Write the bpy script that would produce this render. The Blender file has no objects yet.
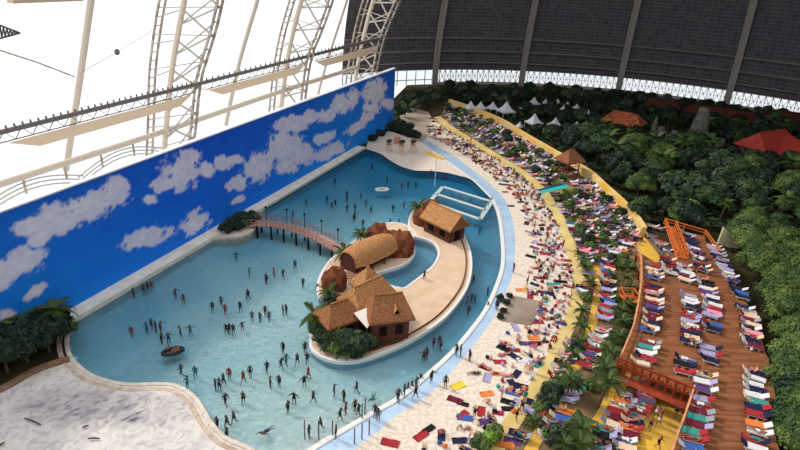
import bpy, bmesh, math, random
from mathutils import Vector, Matrix, noise
from mathutils.geometry import tessellate_polygon
random.seed(7)
PI = math.pi
C = bpy.context.scene.collection

# ------------------------------------------------------------------ camera model / measuring
F, ROLL, CAMH = 580.0, math.radians(3.0), 41.0
cr, sr = math.cos(ROLL), math.sin(ROLL)
def unrot(x, y):
    dx, dy = x - 400, y - 225
    return dx * cr + dy * sr, -dx * sr + dy * cr
hx, hy = unrot(668, -31)
TH = math.atan2(-hy, F)
ct, st = math.cos(TH), math.sin(TH)
def ray(x, y):
    u, v = unrot(x, y)
    return Vector((u, F * ct - v * st, -(F * st + v * ct)))
def G(x, y, z=0.0):
    """the place at height z that the photograph shows at (x, y)"""
    d = ray(x, y); t = (z - CAMH) / d.z
    return Vector((d.x * t, d.y * t, z))
def PX(p):
    X, Y, Z = p[0], p[1], p[2] - CAMH
    zc = Y * ct - Z * st; v = -(Y * st + Z * ct) / zc * F; u = X / zc * F
    return 400 + u * cr - v * sr, 225 + u * sr + v * cr
AZ = math.atan2(hx, F * ct - hy * st)
AX = Vector((math.sin(AZ), math.cos(AZ), 0)); NX = Vector((math.cos(AZ), -math.sin(AZ), 0))
def HALL(s, t, z=0.0):
    return AX * s + NX * t + Vector((0, 0, z))
CS, CT, RAD = 117.0, 5.5, 108.0

cam_d = bpy.data.cameras.new('camera'); cam = bpy.data.objects.new('camera', cam_d); C.objects.link(cam)
cam_d.sensor_width = 36; cam_d.lens = F / 800 * 36; cam_d.clip_end = 2000
fw = Vector((0, ct, -st)); up = Vector((0, st, ct)); rt = Vector((1, 0, 0))
# scene rolled clockwise by ROLL in the picture
r2 = rt * cr - (-up) * -sr * -1 if False else None
ex = rt * cr + up * sr * 1.0
ey = up * cr - rt * sr
cam.matrix_world = Matrix(((ex.x, ey.x, -fw.x, 0), (ex.y, ey.y, -fw.y, 0), (ex.z, ey.z, -fw.z, CAMH), (0, 0, 0, 1)))
bpy.context.scene.camera = cam

# ------------------------------------------------------------------ materials
def lin(c):
    return tuple(((v / 255) / 12.92 if v / 255 <= 0.04045 else ((v / 255 + 0.055) / 1.055) ** 2.4) for v in c) + (1,)
MATS = {}
def mat(name, rgb, rough=0.8, spec=0.3, var=0.0, scale=1.0, rgb2=None, metal=0.0, bump=0.0, attr=None, coords='Object'):
    if name in MATS: return MATS[name]
    m = bpy.data.materials.new(name); m.use_nodes = True; MATS[name] = m
    nt = m.node_tree; b = nt.nodes['Principled BSDF']
    b.inputs['Base Color'].default_value = lin(rgb); b.inputs['Roughness'].default_value = rough
    b.inputs['Specular IOR Level'].default_value = spec; b.inputs['Metallic'].default_value = metal
    if attr:
        a = nt.nodes.new('ShaderNodeVertexColor'); a.layer_name = attr
        nt.links.new(a.outputs['Color'], b.inputs['Base Color'])
    if rgb2 or bump:
        tc = nt.nodes.new('ShaderNodeTexCoord'); n = nt.nodes.new('ShaderNodeTexNoise')
        n.inputs['Scale'].default_value = scale; n.inputs['Detail'].default_value = 5
        nt.links.new(tc.outputs[coords], n.inputs['Vector'])
        if rgb2:
            r = nt.nodes.new('ShaderNodeValToRGB')
            r.color_ramp.elements[0].position = 0.36; r.color_ramp.elements[1].position = 0.64
            r.color_ramp.elements[0].color = lin(rgb); r.color_ramp.elements[1].color = lin(rgb2)
            nt.links.new(n.outputs['Fac'], r.inputs['Fac']); nt.links.new(r.outputs['Color'], b.inputs['Base Color'])
        if bump:
            bm = nt.nodes.new('ShaderNodeBump'); bm.inputs['Strength'].default_value = bump; bm.inputs['Distance'].default_value = 0.1
            nt.links.new(n.outputs['Fac'], bm.inputs['Height']); nt.links.new(bm.outputs['Normal'], b.inputs['Normal'])
    return m

# ------------------------------------------------------------------ mesh builder
class MB:
    def __init__(s): s.v = []; s.f = []; s.m = []; s.c = None
    def add(s, vs, fs, mi=0):
        o = len(s.v); s.v += [tuple(v) for v in vs]
        for f in fs: s.f.append(tuple(i + o for i in f)); s.m.append(mi)
        return s
    def box(s, c, d, rz=0.0, mi=0, M=None):
        x, y, z = d[0] / 2, d[1] / 2, d[2] / 2
        vs = [Vector((a * x, b * y, e * z)) for a in (-1, 1) for b in (-1, 1) for e in (-1, 1)]
        R = M if M is not None else Matrix.Rotation(rz, 3, 'Z')
        return s.add([R @ v + Vector(c) for v in vs], [(0, 1, 3, 2), (4, 6, 7, 5), (0, 4, 5, 1), (2, 3, 7, 6), (0, 2, 6, 4), (1, 5, 7, 3)], mi)
    def bar(s, a, b, w, h=None, mi=0):
        """square bar from a to b"""
        a, b = Vector(a), Vector(b); h = h or w; d = (b - a)
        if d.length < 1e-6: return s
        d.normalize(); u = d.cross(Vector((0, 0, 1)))
        if u.length < 1e-3: u = Vector((1, 0, 0))
        u.normalize(); k = u.cross(d).normalized()
        vs = [p + u * (i * w / 2) + k * (j * h / 2) for p in (a, b) for i, j in ((-1, -1), (1, -1), (1, 1), (-1, 1))]
        return s.add(vs, [(0, 1, 2, 3), (7, 6, 5, 4), (0, 4, 5, 1), (1, 5, 6, 2), (2, 6, 7, 3), (3, 7, 4, 0)], mi)
    def tube(s, pts, r, n=8, mi=0, cap=True):
        pts = [Vector(p) for p in pts]; rs = r if isinstance(r, (list, tuple)) else [r] * len(pts)
        vs = []; fs = []
        for i, p in enumerate(pts):
            d = (pts[min(i + 1, len(pts) - 1)] - pts[max(i - 1, 0)])
            d = d.normalized() if d.length > 1e-9 else Vector((0, 0, 1))
            u = d.cross(Vector((0, 0, 1)));
            if u.length < 1e-2: u = d.cross(Vector((1, 0, 0)))
            u.normalize(); k = d.cross(u)
            for j in range(n):
                a = 2 * PI * j / n; vs.append(p + (u * math.cos(a) + k * math.sin(a)) * rs[i])
        for i in range(len(pts) - 1):
            for j in range(n):
                fs.append((i * n + j, i * n + (j + 1) % n, (i + 1) * n + (j + 1) % n, (i + 1) * n + j))
        if cap: fs += [tuple(range(n - 1, -1, -1)), tuple((len(pts) - 1) * n + j for j in range(n))]
        return s.add(vs, fs, mi)
    def blob(s, c, r, seg=10, rings=7, mi=0, jit=0.0, M=None):
        vs = []; fs = []; r = r if isinstance(r, (tuple, list)) else (r, r, r)
        for i in range(rings + 1):
            ph = PI * i / rings
            for j in range(seg):
                a = 2 * PI * j / seg; d = Vector((math.sin(ph) * math.cos(a), math.sin(ph) * math.sin(a), math.cos(ph)))
                k = 1 + jit * noise.noise(d * 1.7 + Vector(c)) + jit * 0.6 * noise.noise(d * 4 + Vector(c))
                v = Vector((d.x * r[0], d.y * r[1], d.z * r[2])) * k
                if M is not None: v = M @ v
                vs.append(v + Vector(c))
        for i in range(rings):
            for j in range(seg):
                fs.append((i * seg + j, (i + 1) * seg + j, (i + 1) * seg + (j + 1) % seg, i * seg + (j + 1) % seg))
        return s.add(vs, fs, mi)
    def slab(s, pts, z0, z1, mi=0, holes=()):
        loops = [[Vector((p[0], p[1], 0)) for p in pts]] + [[Vector((p[0], p[1], 0)) for p in h] for h in holes]
        flat = [p for l in loops for p in l]; tris = tessellate_polygon(loops)
        def top(z, flip):
            fs = []
            for t in tris:
                a, b, c = (flat[i] for i in t)
                ccw = (b - a).cross(c - a).z > 0
                fs.append(tuple(t) if ccw != flip else tuple(reversed(t)))
            s.add([(p.x, p.y, z) for p in flat], fs, mi)
        top(z1, False)
        if z0 is not None:
            top(z0, True)
            for l in loops:
                n = len(l)
                s.add([(p.x, p.y, z) for z in (z0, z1) for p in l], [(i, (i + 1) % n, n + (i + 1) % n, n + i) for i in range(n)], mi)
        return s
    def mesh(s, name, mats, smooth=False):
        me = bpy.data.meshes.new(name); me.from_pydata(s.v, [], s.f)
        for m in (mats if isinstance(mats, (list, tuple)) else [mats]): me.materials.append(m)
        me.polygons.foreach_set('material_index', s.m)
        if smooth: me.polygons.foreach_set('use_smooth', [True] * len(me.polygons))
        me.update(); return me
    def build(s, name, mats, parent=None, smooth=False):
        return put(name, s.mesh(name, mats, smooth), parent)

def put(name, me, parent=None):
    o = bpy.data.objects.new(name, me); C.objects.link(o)
    if parent is not None: o.parent = parent
    return o
REG = []      # things whose label may need an ordinal
def tag(o, label=None, cat=None, group=None, kind=None, reg=False, pos=None):
    if label: o['label'] = label
    if cat: o['category'] = cat
    if group: o['group'] = group
    if kind: o['kind'] = kind
    if reg: REG.append((o, pos if pos is not None else o.location.copy()))
    return o
def empty(name, loc=(0, 0, 0), rz=0.0, sc=1.0):
    o = bpy.data.objects.new(name, None); C.objects.link(o); o.location = loc; o.rotation_euler = (0, 0, rz)
    o.scale = (sc, sc, sc) if not isinstance(sc, tuple) else sc
    o.empty_display_size = 0.3
    return o
def place(name, parts, loc, rz, sc=1.0, rot=None):
    """parts: a mesh (one-mesh thing) or a list of (part name, mesh, [sub parts])"""
    if not isinstance(parts, list):
        o = bpy.data.objects.new(name, parts); C.objects.link(o)
    else:
        o = empty(name)
        for p in parts:
            q = put(p[0], p[1], o)
            for sp in (p[2] if len(p) > 2 else ()): put(sp[0], sp[1], q)
    o.location = loc; o.rotation_euler = rot if rot else (0, 0, rz)
    o.scale = sc if isinstance(sc, tuple) else (sc, sc, sc)
    return o

# ------------------------------------------------------------------ 2-D helpers
def w2(pts, z=0.0): return [G(x, y, z) for x, y in pts]
def smooth_path(pts, n=6, closed=False):
    P = [Vector(p) for p in pts]; out = []; N = len(P)
    rng = range(N if closed else N - 1)
    for i in rng:
        g = (lambda k: P[k % N]) if closed else (lambda k: P[max(0, min(N - 1, k))])
        a, b, c, d = g(i - 1), g(i), g(i + 1), g(i + 2)
        for j in range(n):
            t = j / n
            out.append(0.5 * ((2 * b) + (c - a) * t + (2 * a - 5 * b + 4 * c - d) * t * t + (3 * b - 3 * c + d - a) * t ** 3))
    if not closed: out.append(P[-1])
    return out
def inside(p, poly):
    x, y = p[0], p[1]; r = False; n = len(poly); j = n - 1
    for i in range(n):
        xi, yi, xj, yj = poly[i][0], poly[i][1], poly[j][0], poly[j][1]
        if (yi > y) != (yj > y) and x < (xj - xi) * (y - yi) / (yj - yi) + xi: r = not r
        j = i
    return r
def resample(pts, step=None, n=None):
    L = [0]
    for a, b in zip(pts, pts[1:]): L.append(L[-1] + (b - a).length)
    n = n or max(2, int(L[-1] / step) + 1); out = []; k = 0
    for i in range(n):
        d = L[-1] * i / (n - 1)
        while k < len(L) - 2 and L[k + 1] < d: k += 1
        t = (d - L[k]) / max(1e-9, L[k + 1] - L[k]); out.append(pts[k].lerp(pts[k + 1], t))
    return out
def offset(pts, d):
    out = []
    for i, p in enumerate(pts):
        t = (pts[min(i + 1, len(pts) - 1)] - pts[max(i - 1, 0)]); t.z = 0; t.normalize()
        out.append(p + Vector((t.y, -t.x, 0)) * d)
    return out
def sweep(mb, pts, w, z0, z1, mi=0, closed=False):
    """rectangular kerb swept along a ground path"""
    P = list(pts)
    if closed: P = P + [P[0], P[1]]
    A, B = offset(P, -w / 2), offset(P, w / 2)
    if closed: A, B = A[:-1], B[:-1]; A[0] = A[-1]; B[0] = B[-1]
    n = len(A); vs = []
    for a, b in zip(A, B):
        m = (b - a) * 0.12
        vs += [(a.x, a.y, z0), (a.x, a.y, z1 - 0.04), (a.x + m.x, a.y + m.y, z1), (b.x - m.x, b.y - m.y, z1), (b.x, b.y, z1 - 0.04), (b.x, b.y, z0)]
    fs = []
    for i in range(n - 1):
        for j in range(5): fs.append((i * 6 + j, i * 6 + j + 1, (i + 1) * 6 + j + 1, (i + 1) * 6 + j))
    mb.add(vs, fs, mi); return mb
def ribbon(mb, A, B, z, mi=0, z0=None):
    n = min(len(A), len(B)); vs = [(p.x, p.y, z) for p in A[:n]] + [(p.x, p.y, z) for p in B[:n]]
    mb.add(vs, [(i, i + 1, n + i + 1, n + i) for i in range(n - 1)], mi); return mb
def between(A, B, t, k):
    n = len(A) - 1; x = max(0, min(n - 1e-6, t * n)); i = int(x); f = x - i
    return A[i].lerp(A[i + 1], f).lerp(B[i].lerp(B[i + 1], f), k)

# ------------------------------------------------------------------ label helper
LM = [("the boathouse", 365, 252, 0), ("the round rock", 335, 283, 0), ("the island huts", 375, 325, 0), ("the footbridge", 295, 239, 0),
      ("the frame pier", 462, 203, 0), ("the gabled hut", 446, 238, 0), ("the paved square", 520, 312, 0), ("the turquoise canopy", 560, 188, 0),
      ("the lookout hut", 568, 172, 0), ("the orange ramp", 672, 250, 3.5), ("the red balcony", 655, 382, 1.5), ("the sandy stage", 405, 150, 0),
      ("the pool corner", 75, 330, 0), ("the wall planter", 238, 228, 0), ("the kerb bend", 180, 392, 0), ("the steel posts", 354, 440, 0),
      ("the island beach", 440, 300, 0), ("the white lip", 487, 315, 0), ("the red roof", 772, 152, 0), ("the stone tower", 693, 150, 0),
      ("the white tents", 480, 112, 0), ("the orange pavilion", 620, 130, 0), ("the yellow mat", 458, 386, 0), ("the tallest palm", 567, 395, 0),
      ("the garden wall", 724, 240, 0), ("the balcony corner", 690, 400, 0), ("the far cream wall", 452, 104, 0), ("the near cream wall", 632, 220, 0)]
LMW = [(n, G(x, y, z)) for n, x, y, z in LM]
def where(p):
    p = Vector(p); q = PX(p)
    best = min(LMW, key=lambda l: (l[1].xy - p.xy).length); b = PX(best[1])
    d = (best[1].xy - p.xy).length; dx, dy = q[0] - b[0], (q[1] - b[1]) * 1.6
    side = ('right of' if dx > 0 else 'left of') if abs(dx) > abs(dy) else ('in front of' if dy > 0 else 'beyond')
    far = 'just' if d < 5 else ('slightly' if d < 11 else 'well')
    return far + ' ' + side + ' ' + best[0]

# ------------------------------------------------------------------ light and world
sc = bpy.context.scene
w = bpy.data.worlds.new('World'); sc.world = w; w.use_nodes = True
bg = w.node_tree.nodes['Background']; bg.inputs['Color'].default_value = (0.95, 0.975, 1.0, 1); bg.inputs['Strength'].default_value = 1.12
sd = bpy.data.lights.new('sun', 'SUN'); sd.energy = 3.5; sd.angle = math.radians(7); sd.color = (1.0, 0.93, 0.83)
so = bpy.data.objects.new('sun', sd); C.objects.link(so)
sun_dir = (NX * 0.88 - AX * 0.12 + Vector((0, 0, -0.78))).normalized()
so.rotation_euler = sun_dir.to_track_quat('-Z', 'Y').to_euler()
sc.view_settings.view_transform = 'Standard'; sc.view_settings.look = 'None'; sc.view_settings.gamma = 1
sc.view_settings.use_curve_mapping = False; sc.view_settings.exposure = 0.0
sc.cycles.max_bounces = 6; sc.cycles.transparent_max_bounces = 16; sc.cycles.diffuse_bounces = 3; sc.cycles.glossy_bounces = 2
sc.cycles.volume_bounces = 0; sc.cycles.use_denoising = True; sc.cycles.caustics_reflective = False; sc.cycles.caustics_refractive = False

# base materials
M_sand = mat('beach_sand', (224, 211, 197), 0.95, 0.1, scale=2.6, rgb2=(200, 184, 168), bump=0.3)
M_yellow = mat('yellow_path', (222, 176, 66), 0.9, 0.1, scale=0.35, rgb2=(205, 160, 78))
M_paleyellow = mat('pale_yellow_path', (214, 190, 128), 0.9, 0.1, scale=0.3, rgb2=(198, 172, 110))
M_soil = mat('dark_soil', (46, 44, 30), 0.95, 0.05, scale=0.25, rgb2=(70, 62, 42))
M_deck = mat('deck_planks', (150, 92, 56), 0.75, 0.2, scale=0.5, rgb2=(122, 74, 46))
M_white = mat('white_paint', (216, 214, 210), 0.6, 0.3)
M_cream = mat('cream_render', (210, 184, 130), 0.85, 0.1, scale=0.2, rgb2=(206, 160, 72))
M_kerb = mat('pale_kerb', (212, 200, 188), 0.8, 0.2, scale=1.5, rgb2=(190, 176, 160))
M_steel = mat('pale_steel', (190, 178, 162), 0.6, 0.3, scale=0.9, rgb2=(128, 116, 106))
M_steel_d = mat('dark_steel', (96, 90, 88), 0.5, 0.4)
M_rib = mat('grey_dome_steel', (140, 135, 130), 0.6, 0.3)
M_wood = mat('brown_wood', (112, 66, 42), 0.8, 0.2, scale=2, rgb2=(88, 50, 32))
M_orange = mat('orange_timber', (208, 112, 52), 0.7, 0.2, scale=1.5, rgb2=(186, 92, 44))
M_redwood = mat('red_timber', (150, 62, 36), 0.7, 0.2, scale=1.5, rgb2=(122, 48, 30))
M_thatch = mat('thatch', (160, 110, 76), 0.95, 0.05, scale=5, rgb2=(122, 78, 50), bump=0.8)
M_thatch_y = mat('pale_thatch', (192, 142, 96), 0.95, 0.05, scale=5, rgb2=(150, 102, 66), bump=0.8)
M_rock = mat('red_rock', (146, 84, 56), 0.95, 0.05, scale=1.4, rgb2=(88, 54, 40), bump=1.0)
M_stone = mat('grey_stone', (108, 104, 100), 0.9, 0.1, scale=0.8, rgb2=(80, 78, 74), bump=0.6)
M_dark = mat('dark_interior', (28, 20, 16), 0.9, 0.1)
M_concrete = mat('grey_concrete', (150, 136, 122), 0.9, 0.1, scale=0.3, rgb2=(128, 114, 102))
M_redtile = mat('red_roof_tiles', (160, 62, 50), 0.8, 0.2, scale=1.5, rgb2=(146, 46, 38))
M_oroof = mat('orange_roof_tiles', (176, 100, 62), 0.85, 0.1, scale=1.2, rgb2=(110, 56, 36))
M_broof = mat('brown_roof_tiles', (84, 48, 36), 0.85, 0.1, scale=1.2, rgb2=(62, 36, 30))
M_leaf = [mat('leaves_%s' % n, a, 0.65, 0.25, scale=0.35, rgb2=b) for n, a, b in (
    ('bright', (98, 116, 54), (52, 76, 36)), ('mid', (58, 82, 42), (40, 62, 34)), ('dark', (30, 46, 32), (22, 36, 26)), ('grey', (74, 88, 68), (48, 62, 48)), ('lime', (120, 152, 52), (92, 126, 44)))]
M_palm = mat('palm_fronds', (78, 96, 44), 0.6, 0.2, scale=0.8, rgb2=(44, 64, 34))
M_palm_y = mat('old_palm_fronds', (112, 116, 56), 0.5, 0.4, scale=0.8, rgb2=(80, 92, 44))
M_bark = mat('bark', (110, 86, 62), 0.9, 0.1, scale=2, rgb2=(84, 64, 46))

# ------------------------------------------------------------------ the pool's outlines
wallA, wallB = (366, 149), (75, 321)
pool_px = [(366, 149), (220, 235.3), (75, 321), (69, 330), (67, 343), (70, 356), (79, 367), (92, 376), (110, 382), (130, 385), (155, 384.5), (170, 385), (180, 388), (190, 394),
           (197, 401), (204, 412), (212, 425), (225, 438), (245, 447), (275, 462), (300, 475), (325, 441.5), (360, 421), (378, 410.5), (400, 398), (420, 382), (450, 355), (470, 332),
           (487, 308), (499, 280), (503, 262), (502.5, 240), (499, 215), (493, 200), (486, 194), (478, 186), (471, 179.5), (460, 176), (445, 172.5), (430, 171), (415, 170.5), (400, 166), (388, 159), (380, 153.5)]
pw = w2(pool_px)
pool = pw[:3] + smooth_path(pw[2:21], 5)[1:] + smooth_path(pw[20:34], 5)[1:] + smooth_path(pw[33:] , 4)[1:]
pool_in = pool

# depth field: (pixel, depth of the basin)
DEP = [((100, 340), 1.9), ((130, 310), 2.0), ((180, 285), 1.8), ((250, 240), 2.0), ((320, 190), 2.4), ((370, 160), 3.0), ((400, 180), 2.9), ((445, 182), 3.0), ((480, 205), 2.8), ((490, 250), 2.3),
       ((482, 290), 2.2), ((455, 330), 1.9), ((420, 362), 1.4), ((390, 368), 1.2), ((350, 375), 1.0), ((300, 400), 0.5), ((250, 400), 0.5), ((300, 430), 0.38), ((250, 330), 0.65), ((200, 360), 0.9), ((150, 350), 1.5),
       ((270, 300), 0.65), ((300, 270), 0.7), ((210, 310), 1.2), ((330, 225), 1.3), ((380, 215), 1.4), ((410, 200), 2.0), ((425, 258), 1.9), ((400, 280), 1.9), ((260, 260), 1.4), ((300, 210), 1.9),
       ((120, 375), 1.6), ((180, 378), 0.8), ((330, 434), .08), ((350, 424), .08), ((310, 446), .06), ((372, 410), .12), ((340, 412), 0.4), ((365, 400), 0.5), ((395, 390), 0.8), ((270, 450), 0.5), ((305, 320), 0.6), ((345, 245), 1.0), ((320, 245), 0.9)]
DEPW = [(G(p[0], p[1]), d) for p, d in DEP]
def depth(p, raw=False):
    a = b = 0
    for q, d in DEPW:
        k = 1 / (((q.xy - p.xy).length_squared) + 6) ** 1.6; a += k * d; b += k
    r_ = a / b
    if raw: return r_
    return (0.72 + 0.34 * (r_ - .45)) if r_ > .45 else r_ * 1.6

def ring(poly, n=None): return [(p[0], p[1]) for p in poly]

# floor of the whole hall, with the pool cut out of it
dome_edge = []
for i in range(61):
    a = math.radians(-90 + 180 * i / 60)
    dome_edge.append(HALL(CS + (RAD + 1.0) * math.cos(a), CT + (RAD + 1.0) * math.sin(a)))
outer = [HALL(-45, -63), HALL(128, -63)] + [p for p in dome_edge if p.dot(NX) > -78] + [HALL(-45, CT + RAD + 1)]
f = MB().slab(outer, -0.4, 0.0, 0, [pool]).build('floor', M_soil); tag(f, kind='structure')

# pool basin: sloping floor and side wall
stp = 1.6; mb = MB(); xs = [p.x for p in pool]; ys = [p.y for p in pool]
gx0, gy0 = min(xs) - 2, min(ys) - 2; nx = int((max(xs) + 2 - gx0) / stp) + 1; ny = int((max(ys) + 2 - gy0) / stp) + 1
idx = {}; 
def near_pool(x, y):
    return any(inside((x + a, y + b), pool) for a, b in ((0, 0), (stp, 0), (-stp, 0), (0, stp), (0, -stp)))
vs = []; fs = []
for i in range(nx):
    for j in range(ny):
        x, y = gx0 + i * stp, gy0 + j * stp
        if near_pool(x, y): idx[i, j] = len(vs); vs.append((x, y, -0.12 - depth(Vector((x, y, 0)))))
for i in range(nx - 1):
    for j in range(ny - 1):
        k = [(i, j), (i + 1, j), (i + 1, j + 1), (i, j + 1)]
        if all(q in idx for q in k): fs.append(tuple(idx[q] for q in k))
mb.add(vs, fs)
n = len(pool); mb.add([(p.x, p.y, z) for z in (-3.4, 0.0) for p in pool], [(i, n + i, n + (i + 1) % n, (i + 1) % n) for i in range(n)], 1)
M_basin = [mat('pool_tiles', (240, 244, 240), 0.7, 0.2, attr='col'), mat('pool_side_tiles', (120, 180, 205), .7, .2)]
nt = M_basin[0].node_tree; bs = nt.nodes['Principled BSDF']; src = bs.inputs['Base Color'].links[0].from_socket
tc = nt.nodes.new('ShaderNodeTexCoord'); nz = nt.nodes.new('ShaderNodeTexNoise'); nz.inputs['Scale'].default_value = 1.2; nz.inputs['Detail'].default_value = 8
rp = nt.nodes.new('ShaderNodeValToRGB'); rp.color_ramp.elements[0].position = .35; rp.color_ramp.elements[0].color = (.8, .9, .94, 1); rp.color_ramp.elements[1].position = .6; rp.color_ramp.elements[1].color = (1, 1, 1, 1)
mxb = nt.nodes.new('ShaderNodeMix'); mxb.data_type = 'RGBA'; mxb.blend_type = 'MULTIPLY'; mxb.inputs[0].default_value = .9
nt.links.new(tc.outputs['Object'], nz.inputs['Vector']); nt.links.new(nz.outputs['Fac'], rp.inputs['Fac']); nt.links.new(src, mxb.inputs[6]); nt.links.new(rp.outputs['Color'], mxb.inputs[7]); nt.links.new(mxb.outputs[2], bs.inputs['Base Color'])
mb.m = [0] * len(mb.f)
me = mb.mesh('floor_pool_basin', M_basin[0]); cols = []
c_s, c_d = lin((254, 254, 250)), lin((20, 156, 200))
for v in mb.v:
    k = (depth(Vector((v[0], v[1], 0)), True) - .55) / 2.0; k = max(0, min(1, k)) ** .8; cols.append(tuple(c_s[c] * (1 - k) + c_d[c] * k for c in range(3)) + (1,))
ca = me.color_attributes.new('col', 'FLOAT_COLOR', 'POINT'); ca.data.foreach_set('color', [c for q in cols for c in q])
b = put('floor_pool_basin', me); tag(b, kind='structure')

# water
m = bpy.data.materials.new('pool_water'); m.use_nodes = True; nt = m.node_tree; nt.nodes.clear()
out = nt.nodes.new('ShaderNodeOutputMaterial'); mix = nt.nodes.new('ShaderNodeMixShader'); tr = nt.nodes.new('ShaderNodeBsdfTransparent'); gl = nt.nodes.new('ShaderNodeBsdfGlossy')
fr = nt.nodes.new('ShaderNodeFresnel'); fr.inputs['IOR'].default_value = 1.33; gl.inputs['Roughness'].default_value = 0.06
va = nt.nodes.new('ShaderNodeVolumeAbsorption'); va.inputs['Color'].default_value = (0.2, 0.86, 0.95, 1); va.inputs['Density'].default_value = 0.26
tc = nt.nodes.new('ShaderNodeTexCoord'); n1 = nt.nodes.new('ShaderNodeTexNoise'); n1.inputs['Scale'].default_value = 1.8; n1.inputs['Detail'].default_value = 6; n1.inputs['Distortion'].default_value = 0.6
bp = nt.nodes.new('ShaderNodeBump'); bp.inputs['Strength'].default_value = 1.0; n1.inputs['Roughness'].default_value = .65; bp.inputs['Distance'].default_value = 0.35
L = nt.links.new
L(tc.outputs['Object'], n1.inputs['Vector']); L(n1.outputs['Fac'], bp.inputs['Height']); L(bp.outputs['Normal'], fr.inputs['Normal']); L(bp.outputs['Normal'], gl.inputs['Normal'])
L(fr.outputs['Fac'], mix.inputs['Fac']); L(tr.outputs[0], mix.inputs[1]); L(gl.outputs[0], mix.inputs[2]); L(mix.outputs[0], out.inputs['Surface']); L(va.outputs[0], out.inputs['Volume'])
wt = MB().slab(pool, -3.5, -0.12).build('pool_water', m)
tag(wt, 'clear turquoise pool water, deep blue along the painted wall and pale in the shallows', 'pool water', kind='stuff')

# ------------------------------------------------------------------ ground areas
def area(name, pts, z, m, z0=0.0, sm=0):
    P = pts if isinstance(pts[0], Vector) else w2(pts)
    o = MB().slab(P, z0, z).build(name, m); tag(o, kind='structure'); return o
lip = smooth_path(pw[21:34], 5)                       # bottom .. top along the beach
lip = smooth_path(w2([(300, 458), (325, 441.5), (360, 421), (378, 410.5), (400, 398), (420, 382), (450, 355), (470, 332), (487, 308), (499, 280), (503, 262), (502.5, 240), (499, 215), (493, 200)]), 5)
strip_o = smooth_path(w2([(335, 475), (352, 452), (380, 430), (395, 417), (418, 402), (440, 385), (460, 362), (478, 340), (495, 315), (507, 290), (514, 268), (515, 240), (512, 218), (505, 200), (496, 190), (484, 179), (470, 168), (455, 157), (440, 148), (426, 140)]), 4)
strip_i = lip + smooth_path(w2([(493, 200), (484, 191), (474, 181), (460, 170.5), (448, 162), (434, 152), (421, 143)]), 4)[1:]
M_shallow = mat('pale_blue_channel', (160, 186, 214), 0.25, 0.5, scale=0.4, rgb2=(178, 200, 222))
area('floor_blue_channel', strip_i + strip_o[::-1], 0.02, M_shallow)
mb = MB(); sweep(mb, resample(lip, step=1.0), 0.6, -0.3, 0.14); tag(mb.build('trim_1', M_white), kind='structure')
mb = MB(); sweep(mb, resample(strip_i[len(lip):], step=1.0), 0.35, 0.0, 0.12); tag(mb.build('trim_2', M_white), kind='structure')
# beach
pathA_l = smooth_path(w2([(432, 118), (448, 131), (466, 141), (486, 154), (506, 166), (526, 181), (540, 196), (552, 216), (562, 240), (569, 262), (572, 285), (568, 308), (557, 335), (540, 368), (522, 395), (505, 418), (484, 450), (470, 475)]), 4)
pathA_r = smooth_path(w2([(440, 116), (456, 129), (473, 139), (494, 152), (514, 164), (534, 178), (549, 193), (562, 213), (573, 238), (581, 262), (585, 285), (581, 310), (571, 337), (556, 368), (540, 395), (524, 420), (505, 450), (492, 475)]), 4)
sand_poly = strip_o + pathA_l
area('floor_beach_sand', sand_poly, 0.04, M_sand)
area('floor_sandy_stage', smooth_path(w2([(366, 149), (380, 153.5), (388, 159), (400, 166), (415, 170.5), (430, 171), (445, 172.5), (460, 176), (471, 179.5), (484, 191)]), 3)[:-1] + w2([(484, 191), (474, 181), (460, 170.5), (448, 162), (434, 152), (421, 143), (405, 136), (390, 131), (378, 134), (368, 141)]), 0.05, M_sand)
area('floor_far_promenade', w2([(405, 136), (421, 143), (426, 140)]) + w2([(432, 118), (428, 112), (410, 108), (400, 116)]), 0.05, mat('far_paving', (176, 160, 144), 0.9, 0.1, scale=0.4, rgb2=(150, 136, 122)))
o = MB(); ribbon(o, resample(pathA_l, n=90), resample(pathA_r, n=90), 0.06); tag(o.build('floor_yellow_path', [M_paleyellow]), kind='structure')
# terraces (one warm sandy floor under the plants and loungers)
wallL_px = [(447, 105), (475, 115), (500, 126), (520, 139), (540, 151), (562, 164), (585, 178), (600, 192), (615, 206), (628, 220), (638, 236)]
wallL = smooth_path(w2(wallL_px), 4)
M_terr = mat('terrace_ground', (150, 120, 88), 0.95, 0.1, scale=0.35, rgb2=(96, 82, 58))
area('floor_terrace', pathA_r + w2([(600, 475), (700, 475), (745, 420), (735, 330), (700, 270), (650, 240)]) + wallL[::-1], 0.03, M_terr)
B_l = smooth_path(w2([(556, 192), (567, 210), (580, 232), (590, 255), (593, 272), (593, 290), (591, 308), (587, 325), (577, 350), (560, 385), (543, 415), (524, 450), (514, 475)]), 4)
B_r = smooth_path(w2([(561, 190), (573, 208), (587, 230), (597, 254), (601, 272), (601, 290), (600, 310), (596, 328), (587, 352), (571, 387), (555, 418), (538, 450), (530, 475)]), 4)
o = MB(); ribbon(o, resample(B_l, n=70), resample(B_r, n=70), 0.07); tag(o.build('floor_middle_yellow_path', [M_yellow]), kind='structure')
C_l = smooth_path(w2([(626, 352), (618, 372), (608, 392), (597, 412), (584, 434), (572, 460)]), 4)
C_r = smooth_path(w2([(640, 356), (632, 376), (621, 398), (609, 420), (598, 440), (588, 462)]), 4)
o = MB(); ribbon(o, resample(C_l, n=30), resample(C_r, n=30), 0.07); tag(o.build('floor_lower_yellow_path', [M_yellow]), kind='structure')
area('floor_yellow_court', [(655, 385), (700, 392), (684, 425), (664, 465), (626, 465), (640, 425)], 0.08, M_yellow)
area('floor_upper_yellow_court', [(626, 212), (640, 232), (664, 262), (655, 275), (641, 258), (630, 240)], 0.10, M_yellow)
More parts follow.
